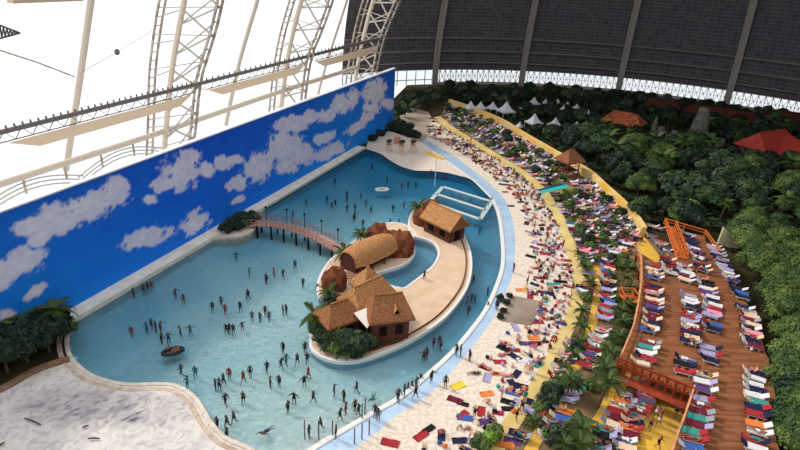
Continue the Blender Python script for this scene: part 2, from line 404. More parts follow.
area('floor_paved_square', [(512, 296), (541, 302), (531, 326), (500.5, 321.5)], 0.12, M_concrete)

# pale left bank with veined dark stains that are part of the floor
def blot(px, c, w, h, a=0.0):
    x, y = px[0] - c[0], px[1] - c[1]; co, s_ = math.cos(a), math.sin(a)
    return math.hypot((x * co + y * s_) / w, (-x * s_ + y * co) / h)
bank_px = [(-60, 420), (-30, 395), (0, 392), (30, 375), (60, 365), (70, 356)]
bank = w2(bank_px) + smooth_path(pw[5:21], 5)[1:] + w2([(300, 475), (260, 500), (120, 520), (-60, 520)])
me_b = MB(); bx = [p.x for p in bank]; by = [p.y for p in bank]
# fine grid clipped to the bank
stq = 0.35; vs = []; fs = []; cols = []; ids = {}
x = min(bx); I = int((max(bx) - min(bx)) / stq) + 1; J = int((max(by) - min(by)) / stq) + 1
for i in range(I):
    for j in range(J):
        X, Y = min(bx) + i * stq, min(by) + j * stq
        if inside((X, Y), bank):
            ids[i, j] = len(vs); vs.append((X, Y, 0.06 + 0.05 * noise.noise((X * 0.4, Y * 0.4, 0))))
            q = PX((X, Y, 0)); P3 = Vector((X, Y, 0))
            v1 = abs(noise.noise(P3 * 0.33 + Vector((3, 1, 5)))); v2 = abs(noise.noise(P3 * 0.8 + Vector((7, 2, 1)) + Vector((noise.noise(P3 * .3), noise.noise(P3 * .3 + Vector((5, 5, 5))), 0)) * 2))
            zone = max(0, 1 - blot(q, (95, 405), 95, 26, 0.05)) + max(0, 1 - blot(q, (150, 412), 60, 20)) * .8 + max(0, 1 - blot(q, (60, 408), 60, 20)) * .5
            zone = min(1, zone * 1.5)
            vein = max(0, 1 - v2 / 0.07) * (0.25 + zone) * 0.6 + max(0, 1 - v1 / 0.05) * zone * 0.5
            tone = zone * (0.26 + 0.35 * noise.noise(P3 * 0.5)) + 0.10 * noise.noise(P3 * 0.22) + 0.06
            k = max(0, min(1, vein * 0.75 + tone))
            a_, b_ = lin((214, 206, 200)), lin((98, 96, 112))
            cols.append(tuple(a_[c] * (1 - k) + b_[c] * k for c in range(3)) + (1,))
for (i, j) in ids:
    k = [(i, j), (i + 1, j), (i + 1, j + 1), (i, j + 1)]
    if all(q in ids for q in k): fs.append(tuple(ids[q] for q in k))
me_b.add(vs, fs); mbk = mat('pale_bank', (196, 186, 178), 0.9, 0.1, attr='col'); nt = mbk.node_tree; bs = nt.nodes['Principled BSDF']; src = bs.inputs['Base Color'].links[0].from_socket
tc = nt.nodes.new('ShaderNodeTexCoord'); nz = nt.nodes.new('ShaderNodeTexNoise'); nz.inputs['Scale'].default_value = .9; nz.inputs['Detail'].default_value = 9; nz.inputs['Distortion'].default_value = 1.6
rp = nt.nodes.new('ShaderNodeValToRGB'); rp.color_ramp.elements[0].position = .36; rp.color_ramp.elements[0].color = (.5, .5, .56, 1); rp.color_ramp.elements[1].position = .56; rp.color_ramp.elements[1].color = (1, 1, 1, 1)
mxb = nt.nodes.new('ShaderNodeMix'); mxb.data_type = 'RGBA'; mxb.blend_type = 'MULTIPLY'; mxb.inputs[0].default_value = .5
nt.links.new(tc.outputs['Object'], nz.inputs['Vector']); nt.links.new(nz.outputs['Fac'], rp.inputs['Fac']); nt.links.new(src, mxb.inputs[6]); nt.links.new(rp.outputs['Color'], mxb.inputs[7]); nt.links.new(mxb.outputs[2], bs.inputs['Base Color'])
me = me_b.mesh('floor_pale_bank', mbk, True)
ca = me.color_attributes.new('col', 'FLOAT_COLOR', 'POINT'); ca.data.foreach_set('color', [c for q in cols for c in q])
tag(put('floor_pale_bank', me), kind='structure')
tag(MB().slab(bank, -0.1, 0.02).build('floor_bank_base', M_kerb), kind='structure')
# kerbs of the left edge: two parallel rims
edge = resample(smooth_path(pw[2:21], 6), step=0.6)
mb = MB(); sweep(mb, edge, 0.45, -0.2, 0.16); tag(mb.build('trim_3', M_kerb), kind='structure')
mb = MB(); sweep(mb, offset(edge, 0.75 * (1 if inside(offset(edge, 1.2)[20], bank) else -1)), 0.5, 0.0, 0.11); tag(mb.build('trim_4', mat('tan_kerb', (168, 146, 128), 0.9, 0.1, scale=1.2, rgb2=(196, 178, 160))), kind='structure')
# brown edging between the left shrubs and the bank
mb = MB(); sweep(mb, resample(smooth_path(w2([(-40, 402), (0, 391), (30, 374), (52, 365), (70, 360)]), 5), step=0.8), 0.9, 0, 0.3); tag(mb.build('trim_5', mat('brown_edging', (112, 84, 68), 0.9, 0.1, scale=1, rgb2=(140, 112, 92))), kind='structure')

# ------------------------------------------------------------------ painted wall and ledge
WT = -57.9; WS0, WS1, WH = 12.0, 137.0, 15.1
CL = [(90, 205, 38, 15, -.3), (58, 219, 30, 16, -.25), (115, 192, 14, 14, 0), (122, 184, 6, 9, -.8), (32, 226, 20, 12, -.2), (22, 262, 27, 13, -.55), (2, 274, 14, 15, 0), (40, 238, 18, 9, -.6), (35, 292, 13, 6, -.6), (8, 318, 12, 9, 0),
      (182, 172, 20, 18, 0), (165, 184, 16, 8, -.3), (190, 158, 12, 9, 0), (207, 170, 9, 9, 0), (150, 199, 8, 6, 0), (147, 238, 28, 10, -.35), (195, 223, 15, 11, -.5), (238, 183, 13, 8, -.5), (260, 166, 22, 13, -.6), (284, 146, 20, 17, -.3),
      (293, 124, 20, 10, -.2), (309, 118, 9, 8, 0), (300, 154, 16, 13, -.3), (286, 166, 14, 8, -.4), (324, 138, 13, 6, -.4), (331, 151, 18, 7, -.45), (222, 163, 9, 8, 0), (234, 160, 9, 5, -.3), (237, 200, 8, 4, -.4), (327, 115, 10, 7, 0),
      (342, 104, 12, 10, -.5), (353, 97, 7, 8, 0), (375, 92, 12, 15, .5), (357, 127, 14, 5, -.6), (367, 117, 8, 5, -.4), (388, 104, 7, 6, 0), (372, 108, 10, 6, 0)]
nS, nZ = 640, 84; vs = []; cols = []
for i in range(nS + 1):
    s_ = WS0 + (WS1 - WS0) * i / nS
    for j in range(nZ + 1):
        z = WH * j / nZ; p = HALL(s_, WT, z); vs.append(p); q = PX(p)
        n_ = Vector((s_ * 0.33, z * 0.45, 3)); wv = noise.fractal(n_, 0.8, 2.2, 5); wv2 = noise.fractal(n_ * 3.1, 0.7, 2, 5)
        d = min(blot(q, (a, b), c, e, g) for a, b, c, e, g in CL)
        k = 1.05 - (d + wv * 0.40 + wv2 * 0.30); k = max(0, min(1, k * 3.4))
        blue = lin((24 + 6 * wv, 96 + 34 * (1 - z / WH) + 10 * math.sin(s_ * .07) + 6 * wv, 205 + 34 * (1 - z / WH)))
        cl = lin((216 + 12 * wv2 + 12 * wv, 214 + 12 * wv2 + 12 * wv, 234 + 8 * wv2))
        cols.append(tuple(blue[c] * (1 - k) + cl[c] * k for c in range(3)) + (1,))
fs = [(i * (nZ + 1) + j, (i + 1) * (nZ + 1) + j, (i + 1) * (nZ + 1) + j + 1, i * (nZ + 1) + j + 1) for i in range(nS) for j in range(nZ)]
mb = MB().add(vs, fs); me = mb.mesh('wall_left', mat('painted_sky', (20, 80, 180), 0.75, 0.15, attr='col'))
ca = me.color_attributes.new('col', 'FLOAT_COLOR', 'POINT'); ca.data.foreach_set('color', [c for q in cols for c in q])
wl = put('wall_left', me); tag(wl, kind='structure')
mid = HALL((WS0 + WS1) / 2, WT - 0.35, WH / 2 - 0.01)
mb = MB().box(mid, (0.6, WS1 - WS0, WH), -AZ)
tag(mb.build('wall_left_back', M_white), kind='structure')
mb = MB().bar(HALL(WS0, WT - 0.3, WH + 0.08), HALL(WS1, WT - 0.3, WH + 0.08), 0.9, 0.18); tag(mb.build('trim_6', mat('wall_coping', (205, 205, 210))), kind='structure')
mb = MB(); a, b = G(366, 149).dot(AX), G(75, 321).dot(AX); tt = (G(366, 149).dot(NX) + G(75, 321).dot(NX)) / 2
mb.box(HALL((a + b) / 2, (WT + tt) / 2, 0.12), (tt - WT, a - b, 0.72), -AZ)
tag(mb.build('trim_7', mat('ledge_stone', (236, 230, 216), 0.85, 0.1, scale=0.8, rgb2=(220, 212, 196))), kind='structure')

# ------------------------------------------------------------------ dome: panels, window band, ribs
def dome(az, ph, R=RAD, ctr=(CS, CT)):
    rho = R * math.cos(ph)
    return HALL(ctr[0] + rho * math.cos(az), ctr[1] + rho * math.sin(az), R * math.sin(ph) * 0.99)
RIBS = [math.radians(a) for a in (-61.8, -43, -25.5, -7, 11.7, 30, 48.5, 67, 85)]
def dome_panel(a0, a1, p0, p1, R, na, npn):
    vs = [dome(a0 + (a1 - a0) * i / na, p0 + (p1 - p0) * j / npn, R) for i in range(na + 1) for j in range(npn + 1)]
    fs = [(i * (npn + 1) + j, (i + 1) * (npn + 1) + j, (i + 1) * (npn + 1) + j + 1, i * (npn + 1) + j + 1) for i in range(na) for j in range(npn)]
    return vs, fs, [(i / na, j / npn) for i in range(na + 1) for j in range(npn + 1)]
m = mat('dome_panels', (66, 62, 66), 0.8, 0.2)
nt = m.node_tree; bs = nt.nodes['Principled BSDF']
uv = nt.nodes.new('ShaderNodeUVMap'); br = nt.nodes.new('ShaderNodeTexBrick')
br.inputs['Scale'].default_value = 1.0; br.inputs['Brick Width'].default_value = 0.5; br.inputs['Row Height'].default_value = 0.25; br.inputs['Mortar Size'].default_value = 0.012
br.inputs['Color1'].default_value = lin((84, 80, 84)); br.inputs['Color2'].default_value = lin((70, 66, 72)); br.inputs['Mortar'].default_value = lin((112, 108, 112)); br.offset = 0.0
nt.links.new(uv.outputs[0], br.inputs['Vector']); nt.links.new(br.outputs['Color'], bs.inputs['Base Color'])
WB = math.asin(5.4 / RAD)
for k, (a0, a1) in enumerate(zip(RIBS, RIBS[1:])):
    vs, fs, uvs = dome_panel(a0, a1, WB, PI / 2 * 0.985, RAD, 12, 40)
    mb = MB().add(vs, fs); me = mb.mesh('ceiling', m, True); ul = me.uv_layers.new(name='UVMap')
    for l in me.loops: u_ = uvs[l.vertex_index]; ul.data[l.index].uv = (u_[0] * 9, u_[1] * 34)
    tag(put('ceiling_panel' if k else 'ceiling', me), kind='structure')
vs = [HALL(s_, CT + RAD * math.cos(ph), RAD * math.sin(ph) * .99) for s_ in [-45 + 162 * i / 12 for i in range(13)] for ph in [PI / 4 * j / 24 for j in range(25)]]  # unseen right vault, added to block sky light and cut short to suit
tag(MB().add(vs, [(i * 25 + j, (i + 1) * 25 + j, (i + 1) * 25 + j + 1, i * 25 + j + 1) for i in range(12) for j in range(24)]).build('ceiling_light_block', mat('unseen_vault', (66, 62, 66), .8, .2), smooth=True), kind='structure')
# glass band with its lattice
m_g = bpy.data.materials.new('band_glass'); m_g.use_nodes = True; nt = m_g.node_tree; nt.nodes.clear()
out = nt.nodes.new('ShaderNodeOutputMaterial'); mx = nt.nodes.new('ShaderNodeMixShader'); tb = nt.nodes.new('ShaderNodeBsdfTransparent'); gb = nt.nodes.new('ShaderNodeBsdfDiffuse')
tb.inputs['Color'].default_value = (0.97, 0.99, 1, 1); gb.inputs['Color'].default_value = (0.8, 0.85, 0.88, 1); mx.inputs['Fac'].default_value = 0.12
nt.links.new(tb.outputs[0], mx.inputs[1]); nt.links.new(gb.outputs[0], mx.inputs[2]); nt.links.new(mx.outputs[0], out.inputs['Surface'])
wn = 1
for k, (a0, a1) in enumerate(zip(RIBS[1:-1], RIBS[2:])):
    if k > 4: break
    vs, fs, uvs = dome_panel(a0, a1, math.asin(0.9 / RAD), WB, RAD, 14, 1)
    g = MB().add(vs, fs).build('window_%d' % wn, m_g); tag(g, kind='structure'); wn += 1
    lt = MB(); N = 16
    for i in range(N):
        b0, b1 = a0 + (a1 - a0) * i / N, a0 + (a1 - a0) * (i + 1) / N; p0, p1 = math.asin(0.9 / RAD), WB
        for (u0, v0, u1, v1, w_) in ((b0, p0, b1, p1, .14), (b0, p1, b1, p0, .14), (b0, p0, b0, p1, .2), (b0, p1, b1, p1, .25), (b0, (p0 + p1) / 2, b1, (p0 + p1) / 2, .1)):
            lt.bar(dome(u0, v0, RAD - .5), dome(u1, v1, RAD - .5), w_)
    put('window_lattice', lt.mesh('window_lattice', mat('lattice_steel', (130, 128, 126))), g)
    cb = MB(); cb.tube([dome(a0 + (a1 - a0) * i / 10, 0, RAD - .6) + Vector((0, 0, .45)) for i in range(11)], 0.75, 6)
    tag(cb.build('trim_%d' % (20 + k), mat('pale_concrete', (150, 146, 142))), kind='structure')
# the first bay next to the painted wall has greenish glazing right up to the first girders
vs, fs, uvs = dome_panel(RIBS[0], RIBS[1], 0.005, WB, RAD, 8, 1)
g = MB().add(vs, fs).build('window_%d' % wn, m_g); tag(g, kind='structure'); wn += 1
lt = MB()
for i in range(11):
    a_ = RIBS[0] + (RIBS[1] - RIBS[0]) * i / 10; lt.bar(dome(a_, 0, RAD - .4), dome(a_, WB, RAD - .4), .25)
for p_ in (0.018, WB): lt.tube([dome(RIBS[0] + (RIBS[1] - RIBS[0]) * i / 10, p_, RAD - .4) for i in range(11)], .15, 4)
put('window_lattice', lt.mesh('window_lattice', mat('green_steel', (120, 140, 132))), g)
# ribs of the dark dome and their ring girders: structure of the building
for k, a_ in enumerate(RIBS[1:]):
    mb = MB(); pts = [dome(a_, PI / 2 * i / 30, RAD - 1.2) for i in range(29)]
    tan = Vector((0, 0, 0)); side = (dome(a_ + .01, 0.2) - dome(a_ - .01, 0.2)).normalized()
    for p, q in zip(pts, pts[1:]):
        d = (q - p).normalized(); nrm = side.cross(d).normalized()
        for sg in (-1, 1): mb.bar(p + side * sg * 0.75, q + side * sg * 0.75, 0.6, 0.6)
        mb.add([p - side * .7 + nrm * .1, p + side * .7 + nrm * .1, q + side * .7 + nrm * .1, q - side * .7 + nrm * .1], [(0, 1, 2, 3)])
    o = mb.build('steel_rib', M_rib); nth = ['leftmost', 'second', 'third', 'fourth', 'fifth'][min(k, 4)]
    tag(o, kind='structure')
for k, (a0, a1) in enumerate(zip(RIBS, RIBS[1:])):
    if k > 5: break
    for zz in (8.0, 12.0, 16.6):
        mb = MB(); mb.tube([dome(a0 + (a1 - a0) * i / 10, math.asin(zz / RAD), RAD - .9) for i in range(11)], .26, 5)
        tag(mb.build('trim_girder', mat('girder_steel', (118, 112, 110))), kind='structure')

# film bays on the left
m_f = bpy.data.materials.new('roof_film'); m_f.use_nodes = True; nt = m_f.node_tree; nt.nodes.clear()
out = nt.nodes.new('ShaderNodeOutputMaterial'); mx = nt.nodes.new('ShaderNodeMixShader'); tb = nt.nodes.new('ShaderNodeBsdfTransparent'); gb = nt.nodes.new('ShaderNodeBsdfTranslucent')
tb.inputs['Color'].default_value = (0.97, 0.98, 0.98, 1); gb.inputs['Color'].default_value = (0.95, 0.96, 0.97, 1); mx.inputs['Fac'].default_value = 0.25
nt.links.new(tb.outputs[0], mx.inputs[1]); nt.links.new(gb.outputs[0], mx.inputs[2]); nt.links.new(mx.outputs[0], out.inputs['Surface'])
def arch(s_, ph, R=RAD):      # straight vault, left side
    return HALL(s_, CT - R * math.cos(ph), R * math.sin(ph) * 0.99)
ARCH_AZ = [math.radians(a) for a in (-99 + 9, -80.5, -61.8)]
def film(fn0, fn1, name):
    na, npn = 10, 26; vs = []
    for i in range(na + 1):
        t = i / na
        for j in range(npn + 1):
            p = fn0(j / npn).lerp(fn1(j / npn), t); c = HALL(CS, CT, 0); d = (p - c); 
            p = p + Vector((p.x - c.x, p.y - c.y, p.z)).normalized() * (2.4 * math.sin(PI * t)); vs.append(p)
    fs = [(i * (npn + 1) + j, (i + 1) * (npn + 1) + j, (i + 1) * (npn + 1) + j + 1, i * (npn + 1) + j + 1) for i in range(na) for j in range(npn)]
    return MB().add(vs, fs).build(name, m_f, smooth=True)
PH1 = math.radians(75)
curves = [lambda t: arch(25, 0.04 + PH1 * t), lambda t: arch(62, 0.04 + PH1 * t), lambda t: arch(99, 0.04 + PH1 * t), lambda t: dome(math.radians(-80.5), 0.04 + PH1 * t), lambda t: dome(math.radians(-61.8), 0.04 + PH1 * t)]
curves.insert(0, lambda t: arch(-12, 0.04 + PH1 * t))
for c0, c1 in zip(curves, curves[1:]):
    g = film(c0, c1, 'window_%d' % wn); tag(g, kind='structure'); wn += 1

# trusses measured against their vertical planes
def plane_hit(px, o, d):
    """place where the sight line of px meets the vertical plane through o along d"""
    r = ray(*px); n_ = Vector((-d.y, d.x, 0)); t = (o - Vector((0, 0, CAMH))).dot(n_) / r.dot(n_)
    return Vector((0, 0, CAMH)) + r * t
O3 = HALL(CS, CT, 0)
def rad_dir(az): return (AX * math.cos(az) + NX * math.sin(az))
RP = [(HALL(99, 0), -NX), (O3, rad_dir(math.radians(-80.5))), (O3, rad_dir(math.radians(-61.8)))]
TR = [dict(inner=[(190, 150), (193, 132), (198, 84), (205, 58), (213, 32), (220, 2), (228, -40)], outer=[(149, 165), (151, 120), (152, 78), (155, 48), (159, 20), (163, -2), (170, -40)], tube=[(163, 165), (166, 130), (170, 85), (176, 45), (184, 2), (193, -40)]),
      dict(inner=[(302, 112), (305, 85), (310, 56), (318, 36), (327, 12), (333, -6), (346, -40)], outer=[(271, 118), (273, 95), (277, 62), (283, 32), (291, 4), (303, -40)], tube=[(280, 118), (283, 92), (288, 56), (296, 20), (303, -5), (314, -40)]),
      dict(inner=[(372, 88), (376, 64), (382, 38), (389, 20), (397, 2), (412, -34)], outer=[(346, 100), (350, 70), (356, 36), (362, 12), (367, -4), (378, -40)], tube=[(353, 100), (357, 68), (364, 36), (370, 12), (375, -4), (386, -40)])]
J = []
for k, (pl, T) in enumerate(zip(RP, TR)):
    I_, O_, U_ = (smooth_path([plane_hit(p, *pl) for p in T[n_]], 3) for n_ in ('inner', 'outer', 'tube'))
    I_, O_, U_ = resample(I_, n=15), resample(O_, n=25), resample(U_, n=15)
    for q in (I_, O_, U_):
        if q[0].z > 0.5: q.insert(0, Vector((q[0].x, q[0].y, 0.0)))
    sd_ = pl[1].cross(Vector((0, 0, 1))).normalized()
    e = empty('steel_arch_truss', (U_[0].x, U_[0].y, 0)); inv = -Vector((U_[0].x, U_[0].y, 0))
    def sh(q): return [p + inv for p in q]
    mb = MB(); s1, s2 = [p + sd_ * .8 for p in sh(I_)], [p - sd_ * .8 for p in sh(I_)]
    for s_ in (s1, s2):
        for a, b in zip(s_, s_[1:]): mb.bar(a, b, .36, .5)
    for a, b in zip(s1[1::2], s2[1::2]): mb.bar(a, b, .5)
    mb.build('inner_chord', M_steel, e)
    mb = MB(); s1, s2 = [p + sd_ * .9 for p in sh(O_)], [p - sd_ * .9 for p in sh(O_)]
    for s_ in (s1, s2):
        for a, b in zip(s_, s_[1:]): mb.bar(a, b, .38)
    for a, b in zip(s1, s2): mb.bar(a, b, .16)
    mb.build('outer_ladder', M_steel, e)
    MB().tube(sh(U_), .6, 8).build('main_tube', mat('tube_steel', (206, 190, 170), .5, .3), e)
    mb = MB()
    for i in range(1, len(I_) - 1, 2):
        a = sh(I_)[i]; u = sh(U_); o2 = sh(O_); j = min(i, len(u) - 2)
        mb.tube([a, u[j - 1]], .2, 5); mb.tube([a, u[min(j + 2, len(u) - 1)]], .24, 5); mb.tube([sh(I_)[i + 1], u[j - 1]], .16, 5); mb.tube([u[j], o2[min(int(j * 25 / 15) , 24)]], .14, 5); mb.tube([a, o2[min(int(j * 25 / 15) + 1, 24)]], .12, 5)
    mb.build('bracing', mat('white_steel', (176, 168, 158), .5, .3), e)
    tag(e, ['lattice steel roof arch nearest the camera, seen above the middle of the painted clouds', 'middle lattice steel roof arch between the two other film roof arches', 'farthest lattice steel roof arch where white film meets the dark dome'][k], 'roof arch', 'lattice arches under the film roof')
    J.append((plane_hit([(198, 84), (309, 56), (381, 38)][k], *pl), plane_hit([(165, 131), (285, 90), (358, 67)][k], *pl)))
# gantry with lamps
def run(a, b, n): return [a.lerp(b, i / n) for i in range(n + 1)]
spans = [(J[0][0] - AX * 46, J[0][0], 34, 'long lighting gantry from the left frame edge to the nearest roof arch'), (J[0][0], J[1][0], 22, 'lighting gantry spanning between the nearest and middle roof arches'), (J[1][0], J[2][0], 22, 'lighting gantry spanning between the middle and farthest roof arches')]
M_board = mat('beige_board', (214, 190, 164), .7, .2)
for a, b, nl, lab in spans:
    e = empty('lighting_gantry', a); d = b - a; dn = d.normalized(); iw = Vector((0, 0, 1)).cross(dn).normalized()
    if iw.dot(NX) < 0: iw = -iw
    MB().tube(run(Vector(), d, 4), .42, 8).build('beam', M_steel_d, e)
    mb = MB(); lo = iw * 0.2 + Vector((0, 0, -1.5)); N = 16
    mb.bar(dn * 1.5 + lo, d - dn * 1.5 + lo, .16)
    for i in range(N): mb.bar(d * (i / N), d * ((i + .5) / N) + lo, .1); mb.bar(d * ((i + .5) / N) + lo, d * ((i + 1) / N), .1)
    mb.build('lattice', M_steel_d, e)
    mb = MB(); p0, p1 = d * .06, d * .94; q0, q1 = d * .16, d * .84; off = iw * 0.4 + Vector((0, 0, -1.7)); dn2 = Vector((0, 0, -1.6)) + iw * .5; th = iw * .15
    mb.add([p0 + off, p1 + off, q1 + off + dn2, q0 + off + dn2, p0 + off + th, p1 + off + th, q1 + off + dn2 + th, q0 + off + dn2 + th], [(0, 1, 2, 3), (7, 6, 5, 4), (0, 4, 5, 1), (1, 5, 6, 2), (2, 6, 7, 3), (3, 7, 4, 0)])
    mb.build('board', M_board, e)
    lm = MB().tube([(0, 0, 0), (0, 0, .15), (0, 0, .2), (0, 0, .6)], [.08, .08, .2, .1], 6).mesh('lamp', M_steel_d)
    for i in range(nl):
        o = put('lamp', lm, e); o.location = d * ((i + .5) / nl) + Vector((0, 0, .3))
    tag(e, lab, 'gantry', 'lamp gantries along the film roof')
# lower handrail-like tube
pts = [J[0][1] - AX * 60, J[0][1], J[1][1], J[2][1]]
e = empty('roof_edge_pipe', pts[0]); MB().tube([p - pts[0] for p in pts], .62, 10).build('pipe', mat('cream_steel', (196, 182, 166)), e)
mb = MB()
for f_ in (.42, .56, .7, .84): 
    p = pts[0].lerp(pts[1], f_) - pts[0]; mb.tube([p, p + Vector((0, 0, -3.2))], .22, 6)
mb.build('strut', M_steel, e)
mb = MB()
for q0, q1 in ((0.25, 0.62), (0.6, 0.97)):
    a, b = pts[0].lerp(pts[1], q0) - pts[0], pts[0].lerp(pts[1], q1) - pts[0]
    for k_ in (0, .8, 1.6): mb.tube([a.lerp(b, i / 10) + Vector((0, 0, -3.6 - k_ + (2.6) * math.sin(PI * i / 10))) for i in range(11)], .14, 5)
mb.build('arched_bar', mat('white_steel', (176, 168, 158)), e)
tag(e, 'thick cream pipe running just above the top of the painted cloud wall', 'pipe')
for k, (o_, d_, tr_) in enumerate([(HALL(80, 0), -NX, [(66, 170), (72, 130), (77, 98), (84, 50), (91, 0), (98, -40)]), (O3, rad_dir(math.radians(-88)), [(226, 125), (232, 95), (240, 60), (250, 25), (258, -2), (268, -40)]), (O3, rad_dir(math.radians(-71)), [(318, 95), (324, 72), (334, 40), (347, 0), (358, -40)])]):
    q = [plane_hit(p, o_, d_) for p in tr_]
    if q[0].z > .5: q.insert(0, Vector((q[0].x, q[0].y, 0)))
    o = MB().tube(smooth_path(q, 3), [.62, .5, .35][k], 8).build('film_valley_tube', mat('cream_steel', (196, 182, 166)))
    tag(o, ['single pale tube bending up the film roof left of all lattice arches', 'single pale tube between the nearest and middle lattice arches', 'thin pale tube between the middle and farthest lattice arches'][k], 'roof tube', 'tubes in the film roof valleys')

def onplane(px, t): 
    r = ray(*px); k_ = t / r.dot(NX); return Vector((0, 0, CAMH)) + r * k_
q = [onplane(p, -52) for p in ((-14, 20), (20, 33), (-14, 42))]; e = empty('lamp_truss', q[0]); o0 = q[0]
mb = MB()
for i in range(10):
    a, b, c_ = (q[0].lerp(q[1], i / 10) - o0), (q[0].lerp(q[1], (i + 1) / 10) - o0), (q[2].lerp(q[1], (i + .5) / 10) - o0); mb.bar(a, c_, .09); mb.bar(c_, b, .09)
    mb.bar(a, b, .14)
mb.bar(q[2] - o0, q[1] - o0, .14); mb.build('lattice', M_steel_d, e); tag(e, 'pointed dark lattice tip reaching in at the top left frame edge', 'truss')
a, b = onplane((10, 1.5), -52), onplane((80, -1), -52); o = MB().bar(Vector(), b - a, .8, .3).build('roof_board', M_board); o.location = a; tag(o, 'thin beige board crossing the top left frame edge', 'board')
for px_, l in ((((-20, 44), (36, 62), (75, 77)), 'taut steel cable from the left frame edge to the leftmost roof tube'), (((80, 73), (117, 52), (152, 31)), 'thin cable with a dark lamp between the leftmost roof tube and nearest roof arch')):
    q = [onplane(p, -80) for p in px_]; e = empty('roof_cable', q[0]); MB().tube([p - q[0] for p in q], .12 if px_[0][0] < 0 else .05, 5).build('cable', M_steel, e)
    if px_[0][0] > 0: MB().blob(q[1] - q[0], (.45, .45, .55), 8, 6).build('lamp', M_steel_d, e)
    tag(e, l, 'cable')

# ------------------------------------------------------------------ plants
def leaf_cloud(mb, c, r, n, size, mi=0, flat=.75):
    for _ in range(n):
        d = Vector((random.gauss(0, 1), random.gauss(0, 1), random.gauss(0.25, 1))).normalized()
        if d.z < -.35: d.z *= -.5
        p = Vector(c) + Vector((d.x * r[0], d.y * r[1], d.z * r[2])) * random.uniform(.72, 1.08)
        nrm = (d + Vector((random.uniform(-.6, .6), random.uniform(-.6, .6), random.uniform(-.2, .8)))).normalized()
        u = nrm.cross(Vector((random.uniform(-1, 1), random.uniform(-1, 1), random.uniform(-1, 1)))).normalized(); v = nrm.cross(u)
        s = size * random.uniform(.6, 1.3)
        mb.add([p - u * s, p + v * s * .45, p + u * s, p - v * s * .45], [(0, 1, 2, 3)], mi)
def tree_parts(h, w_, nl, mats, size=.42, blobs=7, lobes=None):
    tr_ = MB().tube([(0, 0, 0), (.1, .05, h * .3), (-.1, .1, h * .62)], [h * .035, h * .028, h * .015], 7)
    for a in range(4): tr_.tube([(0, .05, h * .35), (math.cos(a * 1.7) * w_ * .3, math.sin(a * 1.7) * w_ * .3, h * .62)], [h * .015, h * .006], 5)
    mb = MB()
    for b in range(blobs):
        a = b * 2.4; rr = w_ * .5 * (0.15 + .62 * (b / blobs)); c = (math.cos(a) * rr, math.sin(a) * rr, h * (.78 - .34 * (b / blobs) + random.uniform(-.05, .05)))
        r = w_ * random.uniform(.2, .29); mb.blob(c, (r * .8, r * .8, r * .62), 7, 5, 0, .3)
        leaf_cloud(mb, c, (r, r, r * .8), nl // blobs, size, random.choice((0, 0, 1)))
    return [('trunk', tr_.mesh('trunk', M_bark)), ('crown', mb.mesh('crown', mats))]
def bush_mesh(w_, h, nl, mats, size=.25):
    mb = MB()
    for b in range(4):
        a = b * 1.9; c = (math.cos(a) * w_ * .22, math.sin(a) * w_ * .22, h * random.uniform(.35, .55)); r = w_ * .3
        mb.blob(c, (r * .8, r * .8, h * .38), 7, 5, 0, .3); leaf_cloud(mb, c, (r, r, h * .45), nl // 4, size, random.choice((0, 1)))
    return mb.mesh('shrub', mats)
def frond_mesh(Ln, droop, wl=.62, n=15):
    mb = MB(); pts = []
    for i in range(n + 1):
        t = i / n; pts.append(Vector((Ln * (t - .12 * t * t), 0, Ln * (.42 * t - droop * t * t))))
    mb.tube(pts, [.045 * (1 - .8 * i / n) + .008 for i in range(n + 1)], 4, 0)
    for i in range(1, n):
        t = i / n; w_ = wl * math.sin(PI * min(1, t * .85 + .12)) ** .7
        for sg in (-1, 1):
            for q in (0, .33, .67):
                p = pts[i].lerp(pts[i + 1], q); tip = p + Vector((w_ * .55, sg * w_, -.28 * w_)); d = Vector((.045, 0, 0))
                mb.add([p - d, p + d, tip], [(0, 1, 2)] if sg < 0 else [(2, 1, 0)])
    return mb.mesh('frond', M_palm)
FR = [frond_mesh(2.6, .75), frond_mesh(2.8, .55), frond_mesh(2.4, 1.0)]
def trunk_mesh(h, lean=.5, r=.15):
    return MB().tube([(lean * (i / 8) ** 1.8, 0, h * i / 8) for i in range(9)], [r * (1.25 - .5 * i / 8) for i in range(9)], 8).mesh('trunk', M_bark)
TRK = {h: trunk_mesh(h) for h in (1.2, 2.2, 3.2, 4.5)}
def palm(loc, h=3.2, rz=None, s=1.0, label='', group='', nf=13, fronds=True):
    if 'upper terrace' in label or 'palms planted' in group: s *= .62
    e = empty('palm_tree', loc, rz if rz is not None else random.uniform(0, 6.28), s)
    put('trunk', TRK[h], e)
    if fronds:
        for i in range(nf):
            o = put('frond', FR[i % 3], e); o.location = (.5, 0, h); tilt = -.7 * (1 if i >= nf * .6 else 0)
            o.rotation_euler = (random.uniform(-.15, .15), tilt + random.uniform(-.15, .12), i * 2.4)
    else: o = put('crown', PCROWN[random.randrange(2)], e); o.location = (.5, 0, h)
    tag(e, label, 'palm tree', group, reg=True); return e
def crown_mesh(nf=13):
    mb = MB()
    for i in range(nf):
        m_ = FR[i % 3]; R = Matrix.Rotation(i * 2.4, 4, 'Z') @ Matrix.Rotation((-.7 if i > nf * .6 else 0) + random.uniform(-.15, .12), 4, 'Y')
        mb.add([R @ v.co for v in m_.vertices], [tuple(p.vertices) for p in m_.polygons])
    return mb.mesh('crown', M_palm)
PCROWN = [crown_mesh(13), crown_mesh(11)]
Lb, Lm, Ld, Lg, Ll = M_leaf
